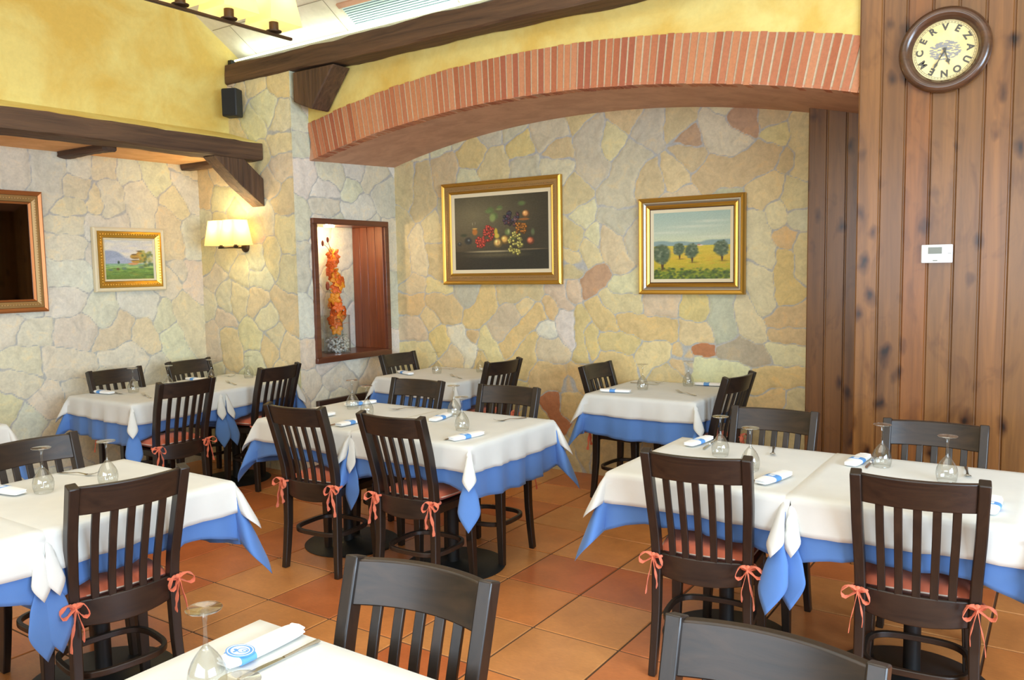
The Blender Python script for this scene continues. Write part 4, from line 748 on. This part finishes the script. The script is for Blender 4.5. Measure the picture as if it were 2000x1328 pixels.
table_set(-5.08, 3.135, .350, .317, (.135, 0), 'near one of the left wall tables', G, ch=(1,1,0,0), sq=(0, 0, 0, 1), seed=7, wb=[(215, .42), (330, .36), (0, .30), (180, .1)], ww=[(215, .42), (320, .36), (0, .05), (180, .05)])
table_set(-5.08, 3.755, .350, .306, (.08, 0), 'far one of the left wall tables', G, ch=(1,1,0,0), sq=(0, 0, 1, 0), seed=8, zoff=.002, wb=[(180, .1), (330, .42), (5, .42), (180, .1)], ww=[(180, .05), (325, .36), (5, .40), (180, .2)])
table_set(-3.895, 4.85, .360, .345, (.08, 0), 'small table under the still life painting', G, ch=(1,1,0,0), seed=9)
table_set(-2.125, 4.83, .345, .345, (.03, 0), 'small table under the olive tree painting', G, ch=(1,1,0,0), seed=10, wb=[(215, .40), (315, .35), (45, .3), (135, .3)], ww=[(205, .42), (300, .40), (45, .3), (135, .3)])
table_set(-1.140, .808, .350, .350, (0, 0), 'bottom edge table with the emblem napkin', G, ch=(0,0,1,1), sq=(0, 1, 0, 0), seed=11, ww=[(225, .4), (270, .05), (90, .05), (135, .35)], wb=[(225, .4), (270, .1), (90, .1), (135, .35)])
table_set(-.425, .808, .350, .350, (0, 0), 'table below the bottom edge at lower right', G, ch=(0,0,1,1), sq=(1, 0, 0, 0), seed=12, zoff=.002, ww=[(270, .05), (315, .4), (45, .35), (90, .05)], wb=[(270, .1), (315, .4), (45, .35), (90, .1)])
table_set(-5.08, 1.725, .350, .345, (0, 0), 'table peeping in at the far left edge', G, ch=(1,1,0,0), seed=13)
# ---------------------------------------------------------------- glasses
def make_glass():
    o = empty('wine_glass')
    mb = MB(); mb.lathe([(.0315, 0), (.0345, .010), (.0370, .024), (.0372, .036), (.0345, .050), (.0285, .064), (.0205, .077), (.0125, .087), (.0065, .094)], 28, cap=False); mb.obj('bowl', M['glass'], o, smooth=80, solid=.0011)
    mb = MB(); mb.lathe([(.0, .090), (.0068, .092), (.0050, .099), (.0038, .115), (.0042, .140), (.006, .155), (.010, .163), (0, .164)], 14, cap=False); mb.obj('stem', M['glass'], o, smooth=80)
    mb = MB(); mb.lathe([(0, .161), (.012, .163), (.0335, .1665), (.0345, .168), (.0335, .1695), (.010, .171), (0, .172)], 30, cap=False); mb.obj('foot', M['glassfoot'], o, smooth=50); return o
ZT = .7397
wg = make_glass(); used = []
GL = [(-3.077, 1.471, 'upturned wine glass on the left foreground table, the one nearer the left edge'), (-2.981, 1.66, 'upturned wine glass on the left foreground table beside the fork, standing before the floor'),
 (-1.168, 3.239, 'upturned wine glass touching the rolled napkin at the left end of the right foreground table'), (-.987, 3.065, 'upturned wine glass behind the top corner of the left chair at the right foreground table'),
 (-.574, 3.37, 'upturned wine glass beside the folded napkin on the right table near the pine wall'), (-.338, 3.252, 'rightmost upturned wine glass on the right foreground table'),
 (-3.377, 3.339, 'upturned wine glass on the central tables, the farther one of the left pair'), (-3.138, 3.209, 'upturned wine glass on the central tables, the nearer one of the left pair'),
 (-2.718, 3.439, 'upturned wine glass on the central tables, the farther one of the right pair'), (-2.438, 3.146, 'upturned wine glass on the central tables, the nearer one of the right pair'),
 (-5.17, 3.09, 'leftmost upturned wine glass on the left wall tables, before a chair back'), (-5.076, 3.289, 'upturned wine glass on the left wall tables peeking over the front chair'), (-5.137, 3.675, 'upturned wine glass on the left wall tables in front of the corner chair'), (-5.09, 3.964, 'rightmost upturned wine glass on the left wall tables before the pillar'),
 (-3.95, 4.80, 'upturned wine glass on the still life table, the left one'), (-3.70, 5.02, 'upturned wine glass on the still life table, the right one near the chair'),
 (-2.231, 4.764, 'upturned wine glass on the table under the olive painting, the left one'), (-2.037, 5.043, 'upturned wine glass on the table under the olive painting, the right one'),
 (-1.314, .899, 'upturned wine glass in the near foreground beside the emblem napkin'), (-1.031, .759, 'upturned wine glass cut off by the bottom edge in the near foreground')]
for x, y, lab in GL: place(wg, used, (x * 1.026, y * 1.026, ZT), random.uniform(0, 6), lab, 'glass', 'upturned wine glasses')
# ---------------------------------------------------------------- napkins, knives, forks
def make_napkin(L=.19, emblem=False):
    o = empty('folded_napkin'); mb = MB(); n = 14; sec = []
    prof = [(.5 + .0, .1)]
    P = []; rnd = random.Random(5)
    W, H = .030, .0105
    ring = [(W * math.copysign(abs(math.cos(a)) ** .6, math.cos(a)), H * math.copysign(abs(math.sin(a)) ** .75, math.sin(a))) for a in [2 * PI * k / 20 for k in range(20)]]
    path = [(0, -L / 2 + L * i / n, H) for i in range(n + 1)]; scl = [.80 + .2 * math.sin(PI * min(1, max(0, i / n * 1.0))) ** .4 for i in range(n + 1)]
    mb.sweep(path, ring, (0, 0, 1), scale=scl); mb.obj('napkin_body', M['napkin'], o, smooth=50, bevel=.003)
    for s in (-1, 1):   # visible fold layers at the ends
        for w_, z in ((.021, .007), (.021, .016)): mb = MB(); mb.sweep([(-w_, s * (L / 2 + .001), z), (0, s * (L / 2 + .003), z + .0015), (w_, s * (L / 2 + .001), z)], rect(.003, .0016), (0, 0, 1)); mb.obj('fold', M['napkin'], o)
    mb = MB(); y0 = -L * .08 if not emblem else -L * .30
    ring2 = [(a * 1.035, b * 1.05) for a, b in ring]; mb.sweep([(0, y0 - .018, H), (0, y0 + .018, H)], ring2, (0, 0, 1)); bd = mb.obj('paper_band', M['band'], o, smooth=50)
    if emblem:
        def disc(nm, m, r0, r1, z0, z1, cx=0, cy=0, sy=.78):
            mb = MB(); n = 40; vs_ = []
            for z in (z0, z1):
                for r in (r0, r1): vs_ += [(cx + r * math.cos(2 * PI * k / n), y0 + cy + r * sy * math.sin(2 * PI * k / n), 2 * H + z) for k in range(n)]
            fs = []
            for k in range(n):
                q = (k + 1) % n; fs += [(k, q, n + q, n + k), (2 * n + k, 3 * n + k, 3 * n + q, 2 * n + q), (n + k, n + q, 3 * n + q, 3 * n + k), (k, 2 * n + k, 2 * n + q, q)]
            return mb.add(vs_, fs).obj(nm, m, bd, smooth=0)
        disc('emblem_plate', M['band'], .0005, .034, 0, .0012); disc('emblem_ring', M['bandw'], .0285, .0310, .0012, .0017); disc('emblem_field', M['bandw'], .0005, .0225, .0012, .0017)
        disc('emblem_print', M['band'], .011, .0135, .0017, .0021, .006, .002); disc('emblem_print', M['band'], .004, .006, .0017, .0021, .010, .003); disc('emblem_print', M['band'], .0005, .005, .0017, .0021, -.010, -.004, .6); disc('emblem_print', M['band'], .0005, .003, .0017, .0021, -.004, -.010, 1.6)
    else:
        mb = MB(); mb.box((-.010, y0 - .010, 2 * H + .0004), (.010, y0 + .010, 2 * H + .0014)); mb.obj('band_emblem', M['bandw'], bd, smooth=0)
    return o
def make_knife():
    o = empty('table_knife'); mb = MB(); mb.sweep([(0, -.105, .004), (0, -.06, .005), (0, -.012, .004)], [(.0055 * math.cos(a), .0028 * math.sin(a)) for a in [2 * PI * k / 10 for k in range(10)]], (0, 0, 1), scale=[1.25, .95, .8]); mb.obj('handle', M['steel'], o, smooth=60)
    mb = MB(); mb.prism([(-.004, -.014, .0025), (.005, -.014, .0025), (.0085, .03, .0025), (.0085, .075, .0025), (.004, .100, .0025), (-.004, .104, .0025)], (0, 0, .0012)); mb.obj('blade', M['steel'], o, smooth=0); return o
def make_fork():
    o = empty('table_fork'); mb = MB(); P = [(0, -.098, .003), (0, -.05, .004), (0, .0, .009), (0, .030, .006), (0, .045, .004)]; mb.sweep(P, [(.0045 * math.cos(a), .0016 * math.sin(a)) for a in [2 * PI * k / 10 for k in range(10)]], (0, 0, 1), scale=[1.5, 1.1, .7, .9, 1.6]); mb.obj('handle', M['steel'], o, smooth=60)
    mb = MB(); mb.prism([(-.007, .040, .003), (.007, .040, .003), (.0115, .055, .0035), (.0115, .064, .0045), (-.0115, .064, .0045), (-.0115, .055, .0035)], (0, 0, .0014))
    for k in range(4): x = -.0098 + k * .0065; mb.sweep([(x, .062, .005), (x, .080, .008), (x, .100, .016)], rect(.0015, .0009), (0, 0, 1), scale=[1, 1, .6])
    mb.obj('tines', M['steel'], o, smooth=0); return o
def lay(proto, used, a, b, lab, cat, grp, z=ZT):   # a = rear end, b = front end (local +y)
    a, b = Vector(a), Vector(b); c = (a + b) / 2 * 1.029; d = b - a; return place(proto, used, (c.x, c.y, z), math.atan2(-d.x, d.y), lab, cat, grp)
nk = make_napkin(.19, True); lay(nk, [], (-1.365, .985), (-1.365, 1.15), 'white folded napkin with blue emblem band in the near foreground', 'napkin', 'folded napkins')
nk = make_napkin(); used = []
for a, b, lab in [((-1.342, 3.33), (-1.320, 3.51), 'rolled napkin with blue band at the far left corner of the right foreground table'), ((-.884, 2.87), (-.845, 3.04), 'folded napkin with blue band between the two front chairs of the right foreground table'),
    ((-.673, 3.30), (-.655, 3.48), 'folded napkin beside the glass nearest the pine wall'), ((-.183, 2.87), (-.178, 3.05), 'napkin half hidden behind the right front chair at the right foreground table'),
    ((-3.345, 2.95), (-3.315, 3.12), 'napkin end showing beside the left front chair of the central tables'), ((-3.035, 2.90), (-3.044, 3.08), 'banded napkin between the two front chairs of the central tables'),
    ((-3.46, 3.37), (-3.40, 3.54), 'napkin behind the left pair of glasses on the central tables'), ((-2.70, 3.24), (-2.735, 3.41), 'napkin with blue band behind the right pair of glasses on the central tables'), ((-2.315, 2.91), (-2.285, 3.09), 'napkin with blue band at the near right corner of the central tables'),
    ((-5.40, 2.955), (-5.22, 2.965), 'rolled napkin at the left end of the left wall tables'), ((-5.40, 3.66), (-5.22, 3.67), 'napkin seen above the front left chair of the left wall tables'),
    ((-4.235, 4.70), (-4.06, 4.63), 'napkin with blue band on the still life table at its left end'), ((-3.74, 5.10), (-3.58, 5.07), 'napkin beside the right chair of the still life table'),
    ((-2.42, 4.56), (-2.24, 4.60), 'napkin with blue band on the near left of the olive painting table'), ((-2.01, 5.10), (-1.83, 5.13), 'napkin with blue band on the far right of the olive painting table'), ((-3.285, 1.375), (-3.10, 1.402), 'folded napkin cut by the left edge on the left foreground table')]:
    lay(nk, used, a, b, lab, 'napkin', 'folded napkins')
kn = make_knife(); used = []
for a, b, lab in [((-1.292, 1.155), (-1.300, .95), 'silver knife lying beside the emblem napkin in the near foreground'), ((-1.285, 3.50), (-1.265, 3.30), 'knife beside the rolled napkin at the far left of the right foreground table'), ((-.925, 2.87), (-.888, 3.07), 'knife tucked by the napkin between the front chairs at the right foreground table'),
    ((-.62, 3.49), (-.615, 3.29), 'knife by the folded napkin nearest the pine wall'), ((-5.34, 3.01), (-5.14, 2.995), 'knife beyond the rolled napkin on the left wall tables'), ((-2.35, 2.90), (-2.33, 3.10), 'knife beside the near right napkin of the central tables'),
    ((-3.09, 2.89), (-3.085, 3.09), 'knife beside the banded napkin between the front chairs of the central tables'), ((-2.42, 4.985), (-2.22, 4.99), 'knife at the far left of the olive painting table')]:
    lay(kn, used, a, b, lab, 'knife', 'table knives')
fk = make_fork(); used = []
for a, b, lab in [((-1.025, 3.50), (-.975, 3.31), 'fork on the left one of the right foreground tables, tines towards the camera'), ((-.30, 3.50), (-.275, 3.31), 'fork on the right foreground table near the right edge'),
    ((-3.04, 3.545), (-3.13, 3.38), 'fork between the two glass pairs on the central tables'), ((-2.33, 3.555), (-2.41, 3.38), 'fork at the far right corner of the central tables'),
    ((-4.81, 2.99), (-5.0, 3.05), 'fork left of the front left chair on the left wall tables'), ((-4.81, 3.64), (-5.0, 3.70), 'fork right of the front left chair on the left wall tables'), ((-5.40, 3.87), (-5.22, 3.94), 'fork on the wall side of the left wall tables'),
    ((-3.58, 4.63), (-3.76, 4.725), 'fork on the near right of the still life table'), ((-4.13, 4.97), (-3.97, 5.06), 'fork on the far side of the still life table'), ((-1.83, 4.66), (-2.00, 4.76), 'fork on the near right of the olive painting table'), ((-2.40, 5.07), (-2.22, 5.06), 'fork on the far side of the olive painting table'),
    ((-3.31, 1.645), (-3.13, 1.70), 'fork between the two glasses on the left foreground table')]:
    lay(fk, used, a, b, lab, 'fork', 'table forks')
for o in bpy.data.objects:
    if o.parent is None and o.type == 'MESH' and not o.get('category') and not o.get('kind'): print('UNTAGGED', o.name)
